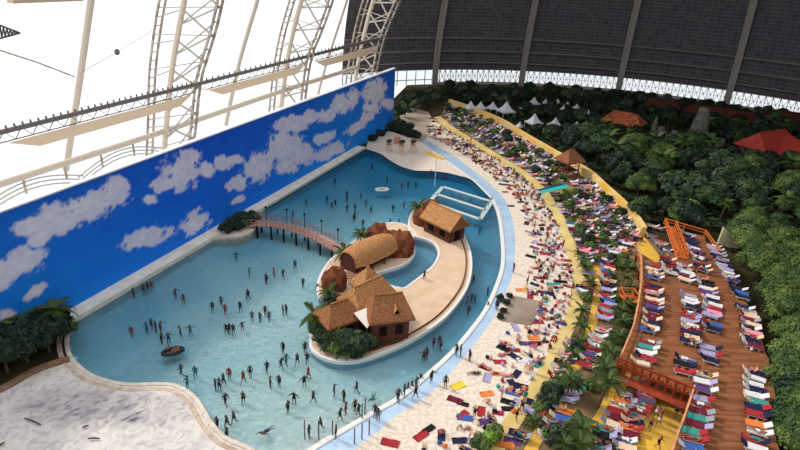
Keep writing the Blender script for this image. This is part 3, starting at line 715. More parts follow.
TREES = {'broad bright green': [tree_parts(7.5, 7.5, 4200, [Lb, Lm], .25, 11), tree_parts(6.5, 7, 3800, [Lb, Lm], .25, 10)],
         'mid green bushy': [tree_parts(6.5, 6.5, 1500, [Lm, Ld], .4, 8), tree_parts(5.5, 6, 1400, [Lm, Ld], .38, 7)],
         'dark green dense': [tree_parts(6, 6.5, 1100, [Ld, Lm], .45, 7), tree_parts(5, 6, 1000, [Ld, Ld], .45, 7)],
         'grey green airy': [tree_parts(6, 5.5, 900, [Lg, Lm], .45, 6)], 'lime green': [tree_parts(4.5, 6, 1800, [Ll, Lb], .34, 7)]}
BUSH = {'dark': [bush_mesh(2.4, 1.7, 420, [Ld, Lm]), bush_mesh(2.0, 1.3, 380, [Ld, Ld])], 'green': [bush_mesh(2.0, 1.4, 420, [Lm, Lb]), bush_mesh(1.6, 1.1, 340, [Lb, Lm])], 'lime': [bush_mesh(1.6, 1.3, 380, [Ll, Lb])]}
def tree(kind, loc, s, group, extra=''):
    e = place('broadleaf_tree', random.choice(TREES[kind]), loc, random.uniform(0, 6.28), s)
    tag(e, '%s tree %s%s' % (kind, extra, where(loc)), 'tree', group, reg=True); return e
def shrub(kind, loc, s, group='shrubs between the loungers'):
    o = place('shrub', random.choice(BUSH[kind]), loc, random.uniform(0, 6.28), s)
    tag(o, '%s leafy shrub %s' % (kind, where(loc)), 'shrub', group, reg=True); return o

# forest: rejection-sampled over the ground right of the beach
forest = [(448, 98), (480, 112), (520, 130), (565, 155), (602, 182), (642, 224), (680, 232), (712, 232), (738, 262), (762, 300), (776, 335), (790, 370), (797, 400), (797, 470), (960, 520), (960, 150), (800, 123), (726, 111), (617, 96), (520, 90), (446, 90)]
fw_ = w2(forest); trees_at = []
for x, y in [(748, 262), (757, 282), (741, 248), (768, 275), (768, 250), (776, 298), (788, 306), (800, 312), (783, 330), (797, 335), (812, 340), (790, 356), (804, 362), (788, 380), (800, 388), (815, 392), (790, 405), (804, 415), (788, 432), (801, 440), (815, 445), (793, 462), (808, 470), (783, 412), (784, 450)]:
    trees_at.append(G(x, y))
keep = [(G(772, 158), 9), (G(693, 146), 5), (G(665, 146), 5), (G(712, 158), 5), (G(622, 132), 7), (G(785, 245), 5), (G(724, 240), 3.5), (G(688, 220), 4)]
tents_px = [(470, 110, 1.25), (480, 110, 1.2), (492, 110, 1.2), (505, 115, 1.7), (533, 105, 1.2), (550, 112, 1.0), (562, 113, 1.1), (533, 126, 1.5), (554, 128, 1.3), (575, 131, 1.2), (545, 103, .8), (557, 103, .8), (576, 108, .8), (587, 114, .8), (522, 108, .7), (567, 105, .7), (519, 127, .8)]
for x, y, s_ in tents_px: keep.append((G(x, y + 3), 4.0 * s_))
fx = [p.x for p in fw_]; fy = [p.y for p in fw_]
for p in trees_at: tree(random.choice(['broad bright green'] * 5 + ['mid green bushy']), p, random.uniform(.72, .95), 'jungle trees under the dome')
tries = 0
while tries < 9000 and len(trees_at) < 285:
    tries += 1; p = Vector((random.uniform(min(fx), max(fx)), random.uniform(min(fy), max(fy)), 0))
    if not inside(p, fw_): continue
    s_, t_ = p.dot(AX), p.dot(NX)
    if math.hypot(s_ - CS, t_ - CT) > RAD - 6 and s_ > CS: continue
    q = PX(p); gap = 3.9 if q[1] < 230 else 3.3
    if q[0] > 850 or q[1] > 462: continue
    if any((p.xy - k.xy).length < gap for k in trees_at) or any((p.xy - k.xy).length < r_ for k, r_ in keep): continue
    trees_at.append(p)
    if q[0] > 700 and q[1] > 215: kd = random.choice(['broad bright green'] * 4 + ['mid green bushy'] * 2)
    elif q[1] > 150 and q[0] > 620: kd = random.choice(['broad bright green', 'mid green bushy', 'mid green bushy', 'mid green bushy', 'dark green dense', 'dark green dense', 'grey green airy'])
    elif q[1] > 150: kd = random.choice(['mid green bushy', 'dark green dense', 'dark green dense', 'grey green airy'])
    else: kd = random.choice(['dark green dense'] * 4 + ['grey green airy'])  # far trees get darker leaves that stand in for the dome's shade
    s0 = random.uniform(.8, 1.2) * (0.62 if q[1] < 118 else (.75 if q[1] < 140 else 1)) * (1.0 if q[1] < 215 else .8)
    if random.random() < .14 and q[1] > 130: palm(p, 4.5, None, 1.0 * s0 + .1, 'forest palm with feathery fronds ' + where(p), 'palms in the jungle', fronds=False)
    else: tree(kd, p, s0, 'jungle trees under the dome')
tree('lime green', G(686, 227), 1.0, 'lime shrubs', 'rounded ')
# understorey that nobody could count
mb = MB()
for i in range(15000):
    p = Vector((random.uniform(min(fx), max(fx)), random.uniform(min(fy), max(fy)), 0)); 
    if not inside(p, fw_) or math.hypot(p.dot(AX) - CS, p.dot(NX) - CT) > RAD - 3: continue
    if any((p.xy - k.xy).length < r_ * .75 for k, r_ in keep[:8]): continue
    for _ in range(3):
        q = p + Vector((random.uniform(-.8, .8), random.uniform(-.8, .8), random.uniform(.1, 1.4))); a = random.uniform(0, 6.28); s_ = random.uniform(.4, .9); u = Vector((math.cos(a), math.sin(a), random.uniform(-.3, .5))) * s_; v = Vector((-math.sin(a), math.cos(a), .2)) * s_ * .5
        mb.add([q - u, q + v, q + u, q - v], [(0, 1, 2, 3)], random.choice((0, 0, 1)))
tag(mb.build('undergrowth', [Ld, Lm]), 'dark tangled undergrowth covering the jungle floor between the trees', 'undergrowth', kind='stuff')

# left bank greenery
for x, y, s_, k_ in [(8, 372, 1.05, 'dark green dense'), (28, 362, 1.0, 'dark green dense'), (50, 352, .95, 'dark green dense'), (20, 345, .85, 'dark green dense'), (45, 336, .8, 'dark green dense'), (62, 345, .7, 'dark green dense'), (-8, 358, .9, 'dark green dense'), (-20, 380, 1.0, 'dark green dense'), (62, 330, .55, 'dark green dense')]:
    tree(k_, G(x, y), s_ * .85, 'dark trees in the left bank corner')
palm(G(57, 334), 3.2, 1.0, .95, 'shaded palm against the painted wall beside the left pool corner', 'dark trees in the left bank corner')
palm(G(22, 350), 3.2, 2.0, .9, 'shaded palm at the left frame edge before the painted wall', 'dark trees in the left bank corner')
mb = MB().slab(smooth_path(w2([(212, 240), (222, 238.5), (238, 238), (250, 234), (256, 228), (250, 222), (240, 219)]), 4), -3, .25)
tag(mb.build('trim_8', M_kerb), kind='structure')
for x, y, s_ in [(226, 232, .9), (236, 230, 1.1), (246, 226, 1.1), (252, 219, .8), (232, 226, .9), (242, 221, 1.0), (256, 222, .7)]:
    shrub('dark', G(x, y, .25), s_ * 1.1, 'shrubs on the wall planter')
for x, y, s_ in [(372, 141, 1.2), (380, 136, 1.2), (388, 131, 1.0), (395, 131, 1.4), (403, 134, 1.5), (411, 137, 1.4), (400, 127, 1.5), (408, 130, 1.3), (417, 138, 1.0), (396, 122, 1.5), (405, 118, 1.3), (415, 112, 1.2), (425, 107, 1.2), (435, 104, 1.2), (410, 106, 1.3), (402, 110, 1.3), (420, 102, 1.3), (430, 98, 1.2), (440, 100, 1.1)]:
    if y > 125: shrub('dark', G(x, y), s_ * 1.15, 'shrubs behind the sandy stage')
    else: tree(random.choice(['grey green airy', 'dark green dense']), G(x, y), s_ * .55, 'trees beyond the far end of the wall')

# ------------------------------------------------------------------ forest buildings
def tent_parts(w_=4.0):
    mb = MB(); N = 6; h = w_ / 2; vs = []; fs = []
    for i in range(N + 1):
        t = i / N; r_ = h * (1 - t) + .04; z = 2.2 + 2.6 * t ** 1.9
        vs += [(r_, r_, z), (-r_, r_, z), (-r_, -r_, z), (r_, -r_, z)]
    for i in range(N):
        for j in range(4): fs.append((i * 4 + j, i * 4 + (j + 1) % 4, i * 4 + 4 + (j + 1) % 4, i * 4 + 4 + j))
    mb.add(vs, fs); mb.add([(h, h, 1.8), (-h, h, 1.8), (-h, -h, 1.8), (h, -h, 1.8), (h, h, 2.2), (-h, h, 2.2), (-h, -h, 2.2), (h, -h, 2.2)], [(0, 1, 5, 4), (1, 2, 6, 5), (2, 3, 7, 6), (3, 0, 4, 7)])
    leg = MB().box((0, 0, 1), (.1, .1, 2)).mesh('leg', M_white)
    return mb.mesh('canopy', mat('tent_canvas', (196, 196, 202), .7, .2)), leg
TC, TL = tent_parts()
for x, y, s_ in tents_px:
    p = G(x, y + 3); e = empty('pagoda_tent', p, .4, s_ * .6); put('canopy', TC, e)
    for a in (-1, 1):
        for b_ in (-1, 1): o = put('leg', TL, e); o.location = (a * 1.9, b_ * 1.9, 0)
    tag(e, '%s white peaked tent standing among dark jungle trees' % ('large' if s_ > 1.3 else ('small' if s_ < .9 else 'medium')), 'tent', 'white tents in the jungle', reg=True)
def hip(name, c, L, W, h0, h1, rz, roofm, wallm, label, cat, ridge=.5, ov=.5, curve=0.0, group=None, open_=False, hipf=None):
    """a hut: four walls, hipped or gabled roof with thickness, posts; c is the middle of its floor"""
    e = empty(name, c, rz); a, b = L / 2, W / 2
    if open_:
        pm = MB().box((0, 0, h0 / 2), (.18, .18, h0)).mesh('post', M_wood)
        for i in (-1, 1):
            for j in (-1, 1): o = put('post', pm, e); o.location = (i * (a - .15), j * (b - .15), 0)
        MB().box((0, 0, h0 * .42), (L - .1, W - .1, .12)).build('platform', M_wood, e)
        mb = MB()
        for i in (-1, 1): mb.bar((i * (a - .15), -b + .15, h0 * .7), (i * (a - .15), b - .15, h0 * .7), .08); mb.bar((-a + .15, i * (b - .15), h0 * .7), (a - .15, i * (b - .15), h0 * .7), .08)
        mb.build('railing', M_wood, e)
    else:
        MB().box((0, 0, h0 / 2), (L, W, h0)).build('walls', wallm, e)
        for i in (-1, 1):
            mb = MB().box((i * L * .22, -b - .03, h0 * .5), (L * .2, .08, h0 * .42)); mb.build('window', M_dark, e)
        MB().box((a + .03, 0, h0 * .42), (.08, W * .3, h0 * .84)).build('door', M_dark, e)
    A, B = a + ov, b + ov; r_ = A * ridge if ridge < 1 else A
    mb = MB(); t = .28; zs = h0 - .15
    for dz, fl in ((0, False), (t, True)):
        vs = [(-A, -B, zs + dz), (A, -B, zs + dz), (A, B, zs + dz), (-A, B, zs + dz), (-r_, 0, h1 + dz), (r_, 0, h1 + dz)]
        fs = [(0, 1, 5, 4), (2, 3, 4, 5), (1, 2, 5), (3, 0, 4)]
        if not fl: fs = [tuple(reversed(f)) for f in fs]
        mb.add(vs, fs)
    vs = [(-A, -B, zs), (A, -B, zs), (A, B, zs), (-A, B, zs)]; vs += [(x, y, z + t) for x, y, z in vs]
    mb.add(vs, [(0, 1, 5, 4), (1, 2, 6, 5), (2, 3, 7, 6), (3, 0, 4, 7)])
    mb.build('roof', roofm, e)
    MB().tube([(-r_, 0, h1 + t), (r_, 0, h1 + t)], .16, 6).build('ridge_cap', roofm, e)
    tag(e, label, cat, group); return e
def yaw_px(a, b, z=0):
    d = G(b[0], b[1], z) - G(a[0], a[1], z); return math.atan2(d.y, d.x)
hip('tiled_roof_building', G(762, 164), 11.5, 6, 4.6, 7.8, yaw_px((738, 148), (780, 142), 4), M_redtile, mat('dim_wall', (120, 90, 70)), 'wide building with a red tiled roof standing at the jungle edge on the right', 'building', .72, 1)
hip('tiled_roof_building', G(787, 171), 10, 6, 4.2, 7.2, yaw_px((770, 145), (797, 163), 4), M_redtile, mat('dim_wall', (120, 90, 70)), 'red roofed wing running down from the wide red roofed building', 'building', .8, 1)
hip('orange_roof_building', G(621, 134), 9, 5, 3.4, 5.6, yaw_px((600, 122), (640, 130), 3), M_oroof, mat('dim_wall', (120, 90, 70)), 'low pavilion with an orange tiled roof deep in the jungle', 'building', .6, .8)
for x, y, L_, lab in [(660, 114, 9, 'brown roofed hall beyond the orange pavilion, near the dome window band'), (705, 122, 12, 'long brown roofed hall behind the grey stone tower'), (790, 128, 14, 'brown roofed hall behind the red tiled roof at the right edge'), (737, 127, 8, 'small brown roofed house between the stone tower and red tiled roof')]:
    hip('brown_roof_building', G(x, y), L_, 6, 2.6, 4.4, yaw_px((640, 112), (700, 120), 3), M_broof, mat('dim_wall2', (90, 62, 50)), lab, 'building', .7, .8)
# stone tower and ruins
e = empty('stone_tower', G(693, 152)); 
for z0, z1, r0, r1 in ((0, 5.0, 2.6, 2.3), (5.0, 8.2, 2.2, 1.8), (8.2, 10.2, 1.7, 1.3)):
    MB().tube([(0, 0, z0), (0, 0, z1)], [r0, r1], 9).build('tier', M_stone, e)
MB().blob((0, 0, 10.4), (1.35, 1.35, .9), 9, 6, 0, .2).build('top_stone', M_stone, e)
tag(e, 'tall tapering grey stone tower rising out of the jungle', 'tower')
for (a, b, h, lab) in (((650, 146), (682, 156), 4.2, 'crumbling grey ruin wall left of the stone tower'), ((700, 156), (727, 162), 4.0, 'crumbling grey ruin wall right of the stone tower')):
    A_, B_ = G(*a), G(*b); e = empty('ruin_wall', A_); mb = MB(); n = 7
    for i in range(n):
        p = (B_ - A_) * ((i + .5) / n); hh = h * (1 + .35 * math.sin(i * 2.1)); mb.box((p.x, p.y, hh / 2), ((B_ - A_).length / n * 1.02, 1.1, hh), math.atan2((B_ - A_).y, (B_ - A_).x))
    mb.build('masonry', M_stone, e)
    if a[0] == 650: MB().tube([(0, 0, 0), (0, 0, 6), (0, 0, 7.6)], [.9, .6, .12], 7).build('pinnacle', M_stone, e)
    tag(e, lab, 'wall')
tag(MB().slab(w2([(772, 228), (792, 226), (830, 250), (830, 268), (800, 262)]), 0, .1).build('floor_jungle_path', mat('brown_track', (136, 104, 78), .9, .1, scale=.4, rgb2=(110, 82, 62))), kind='structure')
e = MB(); P_ = G(717, 246); e.add([(0, 0, 0), (3.2, -.6, 0), (3.2, -.6, 1.2), (.2, 0, 3.4), (0, .35, 0), (3.2, -.25, 0), (3.2, -.25, 1.2), (.2, .35, 3.4)], [(0, 1, 2, 3), (7, 6, 5, 4), (3, 2, 6, 7), (0, 3, 7, 4), (1, 5, 6, 2)])
o = e.build('garden_wall', mat('pale_plaster', (206, 196, 160))); o.location = P_; tag(o, 'pale plaster wedge wall at the upper right corner of the wooden deck', 'wall')

# cream sloping wall behind the terraces
mb = MB(); Wl = resample(wallL, n=60); top = offset(Wl, 1.1 if (offset(Wl, 1.1)[30] - G(600, 175)).length < (offset(Wl, -1.1)[30] - G(600, 175)).length else -1.1)
vs = []; n = len(Wl)
for p, q in zip(Wl, top): vs += [(p.x, p.y, 0), (p.x + (q.x - p.x) * .35, p.y + (q.y - p.y) * .35, 1.6), (q.x, q.y, 1.8), (q.x, q.y, 0)]
mb.add(vs, [(i * 4 + j, i * 4 + j + 1, i * 4 + j + 5, i * 4 + j + 4) for i in range(n - 1) for j in range(3)] + [(0, 1, 2, 3), ((n - 1) * 4 + 3, (n - 1) * 4 + 2, (n - 1) * 4 + 1, (n - 1) * 4)])
tag(mb.build('wall_back', M_cream), kind='structure')
hip('lookout_hut', G(567, 176), 3.4, 3.0, 3.6, 5.6, .5, mat('brown_shingle', (150, 96, 70), .9, .1, scale=2, rgb2=(120, 74, 54)), M_wood, 'small open lookout hut on posts with a brown hipped roof by the cream wall', 'hut', .3, .7, open_=True)
# turquoise canopy
e = empty('shade_canopy', G(560, 192)); A_ = G(539, 191, 2.4) - e.location; B_ = G(566, 184.5, 2.4) - e.location; d = (B_ - A_); n_ = Vector((-d.y, d.x, 0)).normalized()
mb = MB(); mb.add([A_, B_, B_ + n_ * .6 + Vector((0, 0, .1)), A_ + n_ * .6 + Vector((0, 0, .1)), A_ - n_ * .9 - Vector((0, 0, .2)), B_ - n_ * .9 - Vector((0, 0, .2)), A_ - Vector((0, 0, .12)), B_ - Vector((0, 0, .12))], [(4, 5, 1, 0), (4, 6, 0), (5, 1, 7)])
mb.build('turquoise_sheet', mat('turquoise_canvas', (40, 186, 160)), e)
mb = MB(); mb.add([A_, B_, B_ + n_ * .6 + Vector((0, 0, .05)), A_ + n_ * .6 + Vector((0, 0, .05))], [(0, 1, 2, 3)]); mb.build('blue_sheet', mat('blue_canvas', (24, 52, 120)), e)
for P_ in (A_ - n_ * .8, B_ - n_ * .8, A_ + n_ * .8, B_ + n_ * .8): MB().tube([(P_.x, P_.y, 0), (P_.x, P_.y, 2.3)], .07, 6).build('post', M_white, e)
tag(e, 'long turquoise and blue shade canopy among terrace loungers below the lookout hut', 'canopy')

# ------------------------------------------------------------------ wooden deck, balcony, railings
DZ = 3.0
deck_px = [(636, 250), (640, 262), (640, 285), (637, 308), (632, 332), (620, 361), (655, 378), (692, 394), (684, 418), (672, 450), (664, 478), (790, 478), (776, 440), (776, 400), (770, 365), (760, 335), (748, 305), (732, 280), (718, 255), (704, 236), (686, 232), (668, 262), (655, 262)]
deck = w2(deck_px, DZ)
m = mat('deck_planks', (150, 92, 56)); nt = m.node_tree; bs = nt.nodes['Principled BSDF']
tc = nt.nodes.new('ShaderNodeTexCoord'); wv_ = nt.nodes.new('ShaderNodeTexBrick'); wv_.inputs['Scale'].default_value = 1.0; wv_.inputs['Brick Width'].default_value = 3.5; wv_.inputs['Row Height'].default_value = .28; wv_.inputs['Mortar Size'].default_value = .012
wv_.inputs['Color1'].default_value = lin((146, 92, 60)); wv_.inputs['Color2'].default_value = lin((116, 70, 44)); wv_.inputs['Mortar'].default_value = lin((90, 56, 38))
nt.links.new(tc.outputs['Object'], wv_.inputs['Vector']); nt.links.new(wv_.outputs['Color'], bs.inputs['Base Color'])
o = MB().slab(deck, DZ - .35, DZ).build('floor_deck', m); tag(o, kind='structure')
mb = MB()
for i, p in enumerate(resample([p for p in deck[:6]], step=3.5)): mb.box((p.x + .3, p.y, (DZ - .35) / 2), (.3, .3, DZ - .35))
for p in resample(deck[5:8], step=3): mb.box((p.x, p.y + .3, (DZ - .35) / 2), (.3, .3, DZ - .35))
for p in resample(deck[7:11], step=3.5): mb.box((p.x + .4, p.y, (DZ - .35) / 2), (.3, .3, DZ - .35))
tag(mb.build('trim_9', M_redwood), kind='structure')
def railing(pts, label, m=M_orange, h=1.1, post=2.2, rails=(1.0, .55), toe=True, group='timber railings of the wooden deck'):
    P = resample(pts, step=post); e = empty('timber_railing', P[0]); Q = [p - P[0] for p in P]
    pm = MB().box((0, 0, h / 2), (.16, .16, h)).mesh('post', m)
    for q in Q: o = put('post', pm, e); o.location = q
    for r_ in rails:
        mb = MB()
        for a, b in zip(Q, Q[1:]): mb.bar(a + Vector((0, 0, r_)), b + Vector((0, 0, r_)), .16 if r_ == max(rails) else .08, .14)
        mb.build('rail', m, e)
    tag(e, label, 'railing', group, reg=False); return e
M_palewood = mat('pale_timber', (214, 158, 116), .7, .2, scale=1.5, rgb2=(196, 132, 92))
railing(deck[0:6], 'pale timber railing along the long left edge of the wooden deck', M_palewood)
railing(deck[7:11], 'pale timber railing curving beside the yellow court at the bottom', M_palewood)
railing(w2([(704, 236), (718, 255)], DZ), 'orange railing at the upper right corner of the deck')
railing(w2([(664, 224), (690, 232), (704, 236)], DZ), 'orange railing along the far end of the deck')
# red balcony front with crossed braces
A_, B_ = G(617, 366, DZ), G(692, 397, DZ); e = empty('balcony_front', A_); d = B_ - A_; N = 9
for k_, (zz, w__) in enumerate(((1.05, .2), (.1, .24), (-.9, .26))): MB().bar(Vector((0, 0, zz)), d + Vector((0, 0, zz)), w__, .2).build('rail', M_redwood, e)
pm = MB().box((0, 0, 0), (.2, .2, 2.2)).mesh('post', M_redwood)
for i in range(N + 1): o = put('post', pm, e); o.location = d * (i / N) + Vector((0, 0, .05))
for i in range(N):
    a, b = d * (i / N), d * ((i + 1) / N)
    mb = MB().bar(a + Vector((0, 0, .1)), b + Vector((0, 0, 1.0)), .1).bar(a + Vector((0, 0, 1.0)), b + Vector((0, 0, .1)), .1); mb.build('brace', M_orange, e)
n_ = Vector((-d.y, d.x, 0)).normalized(); n_ = n_ if n_.y < 0 else -n_
MB().add([Vector((0, 0, -.9)), d + Vector((0, 0, -.9)), d + n_ * 1.0 + Vector((0, 0, -1.0)), n_ * 1.0 + Vector((0, 0, -1.0))], [(0, 1, 2, 3)]).build('ledge', M_redwood, e)
tag(e, 'red timber balcony front with crossed braces above the yellow court', 'balcony')
# zig-zag ramp
e = empty('timber_ramp', G(668, 235, DZ)); o0 = e.location
def rr(a, za, b, zb, wd, nm):
    A, B = G(a[0], a[1], za) - o0, G(b[0], b[1], zb) - o0; d = (B - A); s_ = Vector((d.y, -d.x, 0)).normalized() * wd / 2
    MB().add([A - s_, A + s_, B + s_, B - s_, A - s_ - Vector((0, 0, .2)), A + s_ - Vector((0, 0, .2)), B + s_ - Vector((0, 0, .2)), B - s_ - Vector((0, 0, .2))], [(0, 1, 2, 3), (0, 4, 5, 1), (1, 5, 6, 2), (2, 6, 7, 3), (3, 7, 4, 0)]).build(nm, M_orange, e)
    for sg in (-1, 1):
        mb = MB()
        for hh in (.5, 1.0): mb.bar(A + s_ * sg + Vector((0, 0, hh)), B + s_ * sg + Vector((0, 0, hh)), .13)
        n = max(2, int(d.length / 1.3))
        for i in range(n + 1): q = A.lerp(B, i / n) + s_ * sg; mb.bar(q, q + Vector((0, 0, 1.05)), .12)
        mb.build('ramp_railing', M_orange, e)
rr((670, 226), DZ + .6, (682, 258), DZ + .15, 1.5, 'ramp_deck')
tag(e, 'orange timber ramp with railings coming down to the far end of the deck', 'ramp')
# ------------------------------------------------------------------ islands in the pool
M_isl = mat('island_paving', (212, 184, 158), .9, .15, scale=.5, rgb2=(200, 170, 142))
islC = w2([(311, 340), (312, 350), (322, 358), (338, 362.5), (355, 362), (372, 358), (400, 347), (425, 333), (445, 318), (460, 300), (468, 285), (471, 268), (469.5, 252), (464, 238), (458, 226), (448, 214), (432, 207), (418, 208), (411, 217), (409, 226), (412, 236), (426, 240.5), (435, 245), (439, 254), (435, 265), (426, 274), (412.5, 284.5), (404, 290), (392, 288), (380, 282), (368, 280), (352, 284), (336, 294), (320, 310), (312, 325)])
IC = smooth_path(islC, 4, closed=True)
isl2 = w2([(318, 293), (321, 299), (332, 298), (350, 288), (364, 279.5), (378, 274), (396, 269), (408, 263), (414, 255), (413, 247), (410, 240), (416, 236), (404, 226), (382, 226), (350, 246), (335, 258), (326, 268), (319, 282)])
I2 = smooth_path(isl2, 4, closed=True)
for nm, I_, z in (('floor_curved_island', IC, .28), ('floor_rock_island', I2, .30)):
    tag(MB().slab(I_, -.05, z).build(nm, M_isl), kind='structure'); tag(MB().slab(I_, -3, -.06).build('trim_island_side', M_basin[1]), kind='structure')
mb = MB(); sweep(mb, IC, .38, -.15, .34, closed=True); tag(mb.build('trim_10', M_white), kind='structure')
mb = MB(); sweep(mb, I2, .38, -.15, .36, closed=True); tag(mb.build('trim_11', M_white), kind='structure')
# thin dark rail strip inside the outer rim of the curved island
rim = [p for p in IC[20:64]]
cen = sum((p for p in IC), Vector()) / len(IC)
sgn = 1 if inside(offset(rim, .9)[20], IC) else -1
mb = MB(); sweep(mb, offset(rim, .75 * sgn), .14, .25, .48); tag(mb.build('trim_12', M_wood), kind='structure')
tag(MB().slab(smooth_path(w2([(317, 330), (320, 342), (333, 353), (352, 355), (372, 350), (402, 341), (404, 330), (380, 300), (345, 300), (325, 312)], .3), 3, closed=True), .2, .34).build('floor_island_bed', M_soil), kind='structure')

# clustered island huts
M_wallwood = mat('hut_planks', (104, 62, 48), .8, .2, scale=3, rgb2=(70, 40, 32))
Z = .34
yb = yaw_px((372, 338), (404, 334))
main_hut = hip('thatched_hut', G(387, 332, Z), 4.3, 3.4, 2.9, 5.0, yb, M_thatch, M_wallwood, 'largest thatched hut of the island cluster, with a little dormer in its roof', 'hut', .62, .55)
e = bpy.context.scene.objects
hip('thatched_hut', G(367, 316, Z), 5.4, 3.2, 2.8, 4.7, yaw_px((352, 318), (384, 302)), M_thatch_y, M_wallwood, 'long light brown thatched hut in the middle of the island cluster', 'hut', .7, .5)
hip('thatched_hut', G(339, 331, Z), 4.0, 3.0, 2.2, 3.8, yaw_px((326, 332), (352, 323)), M_thatch, M_wallwood, 'low thatched hut at the left end of the island cluster, above the green shrubs', 'hut', .45, .5)
hip('thatched_hut', G(367, 297, Z), 3.0, 2.4, 2.2, 4.2, yaw_px((355, 300), (377, 290)), M_thatch_y, M_wallwood, 'small peaked yellow thatched hut behind the island cluster', 'hut', .1, .4)
MB().add([(.1, -1.75, 3.45), (1.1, -1.75, 3.45), (.6, -1.75, 4.25), (.6, -.55, 4.6), (-.05, -.7, 4.15), (1.25, -.7, 4.15)], [(0, 2, 3, 4), (1, 5, 3, 2)]).build('dormer_roof', M_thatch_y, main_hut)
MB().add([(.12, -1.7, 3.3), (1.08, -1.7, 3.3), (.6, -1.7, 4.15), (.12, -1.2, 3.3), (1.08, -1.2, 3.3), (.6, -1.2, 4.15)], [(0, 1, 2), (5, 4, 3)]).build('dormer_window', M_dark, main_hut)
# white canvas roof
e = empty('canvas_awning', G(364, 330, Z)); o0 = e.location
q = [G(354, 313, 3.5) - o0, G(368, 307, 3.9) - o0, G(378, 314, 3.6) - o0, G(367, 328, 2.7) - o0]
MB().add(q + [v - Vector((0, 0, .08)) for v in q], [(0, 1, 2, 3), (7, 6, 5, 4), (0, 4, 5, 1), (1, 5, 6, 2), (2, 6, 7, 3), (3, 7, 4, 0)]).build('canvas', mat('grey_white_canvas', (214, 206, 196)), e)
for v in q: MB().tube([(v.x, v.y, 0), (v.x, v.y, v.z - .05)], .06, 6).build('post', M_wood, e)
tag(e, 'grey white canvas awning stretched between the island huts', 'awning')
# gabled island hut
yg = yaw_px((423, 204), (453, 218), 5)
print('gable ridge', (G(453, 218, 5) - G(423, 204, 5)).length)
hip('gabled_hut', G(443.5, 234, Z), 5.8, 3.4, 2.3, 4.3, yg, M_thatch_y, M_wallwood, 'gabled hut with a bright thatched roof standing alone on the curved island', 'hut', 1.0, .55)
# boathouse and rocks
def rock(p, r, lab, nm='boulder', m=M_rock, zo=0.0, jit=.22):
    o = MB().blob((0, 0, 0), r, 22, 16, 0, jit).build(nm, m, smooth=True); o.location = p + Vector((0, 0, zo)); tag(o, lab, 'rock'); return o
rock(G(335, 287, .3), (1.75, 1.6, 2.6), 'round red rock dome at the left tip of the rock island', zo=.6)
rock(G(398, 251, .3), (2.7, 2.4, 2.9), 'big brown rock mound at the right end of the boathouse', m=M_rock, zo=.5)
rock(G(377, 243, .3), (1.9, 1.7, 2.9), 'pointed red brown rock rising behind the boathouse', zo=.6)
rock(G(387, 247, .3), (2.0, 2.0, 2.4), 'brown rock wedged between the pointed rock and the big mound', zo=.5)
rock(G(423, 222, .3), (1.7, 1.9, 2.6), 'brown rock leaning against the back of the gabled hut', zo=.4)
rock(G(430, 214, .3), (2.0, 1.8, 2.6), 'ochre rock behind the gabled hut beside the palm', zo=.2)
e = empty('boathouse', G(369, 262, .3), yaw_px((350, 272), (388, 254))); Lh = 4.3
mb = MB(); N = 12; vs = []; fs = []
for i in range(13):
    x = -Lh + 2 * Lh * i / 12; tp = 1 - .22 * abs(x / Lh) ** 3
    for j in range(N + 1):
        a = PI * j / N; vs.append((x, -math.cos(a) * 2.3 * tp, 1.3 + math.sin(a) * 2.3 * tp + .12 * noise.noise((x, a * 2, 0))))
    for j in range(N + 1):
        a = PI * j / N; vs.append((x, -math.cos(a) * 2.1 * tp, 1.3 + math.sin(a) * 2.1 * tp))
for i in range(12):
    o0 = i * 2 * (N + 1); o1 = (i + 1) * 2 * (N + 1)
    for j in range(N): fs += [(o0 + j, o1 + j, o1 + j + 1, o0 + j + 1), (o0 + N + 2 + j, o1 + N + 2 + j, o1 + N + 1 + j, o0 + N + 1 + j)]
    for j in (0, N): fs.append((o0 + j, o1 + j, o1 + N + 1 + j, o0 + N + 1 + j))
for o0 in (0, 12 * 2 * (N + 1)): fs += [(o0 + j, o0 + j + 1, o0 + N + 2 + j, o0 + N + 1 + j) for j in range(N)]
mb.add(vs, fs).build('barrel_roof', M_thatch_y, e, smooth=True)
MB().box((0, .3, .75), (2 * Lh - .6, 3.0, 1.5)).build('walls', M_wallwood, e)
for sx in (-3.6, -1.2, 1.2, 3.6): MB().box((sx, -1.95, .7), (.18, .18, 1.4)).build('post', M_wood, e)
for sx in (-1, 1): MB().box((sx * (Lh - .35), .2, 1.7), (.15, 3.0, 1.9)).build('end_board', M_wallwood, e)
tag(e, 'long boathouse with a rounded thatched roof on the rock island', 'hut')
# mossy planks path in front of the boathouse
mb = MB()
A_, B_ = G(352, 272, .3), G(357, 285, .3)
for i in range(9): p = A_.lerp(B_, i / 8); mb.box((p.x, p.y, .42), (2.0, .22, .1), yb)
o = mb.build('plank_walkway', mat('weathered_planks', (168, 132, 112))); tag(o, 'short weathered plank walkway between the round red rock and the boathouse', 'walkway')

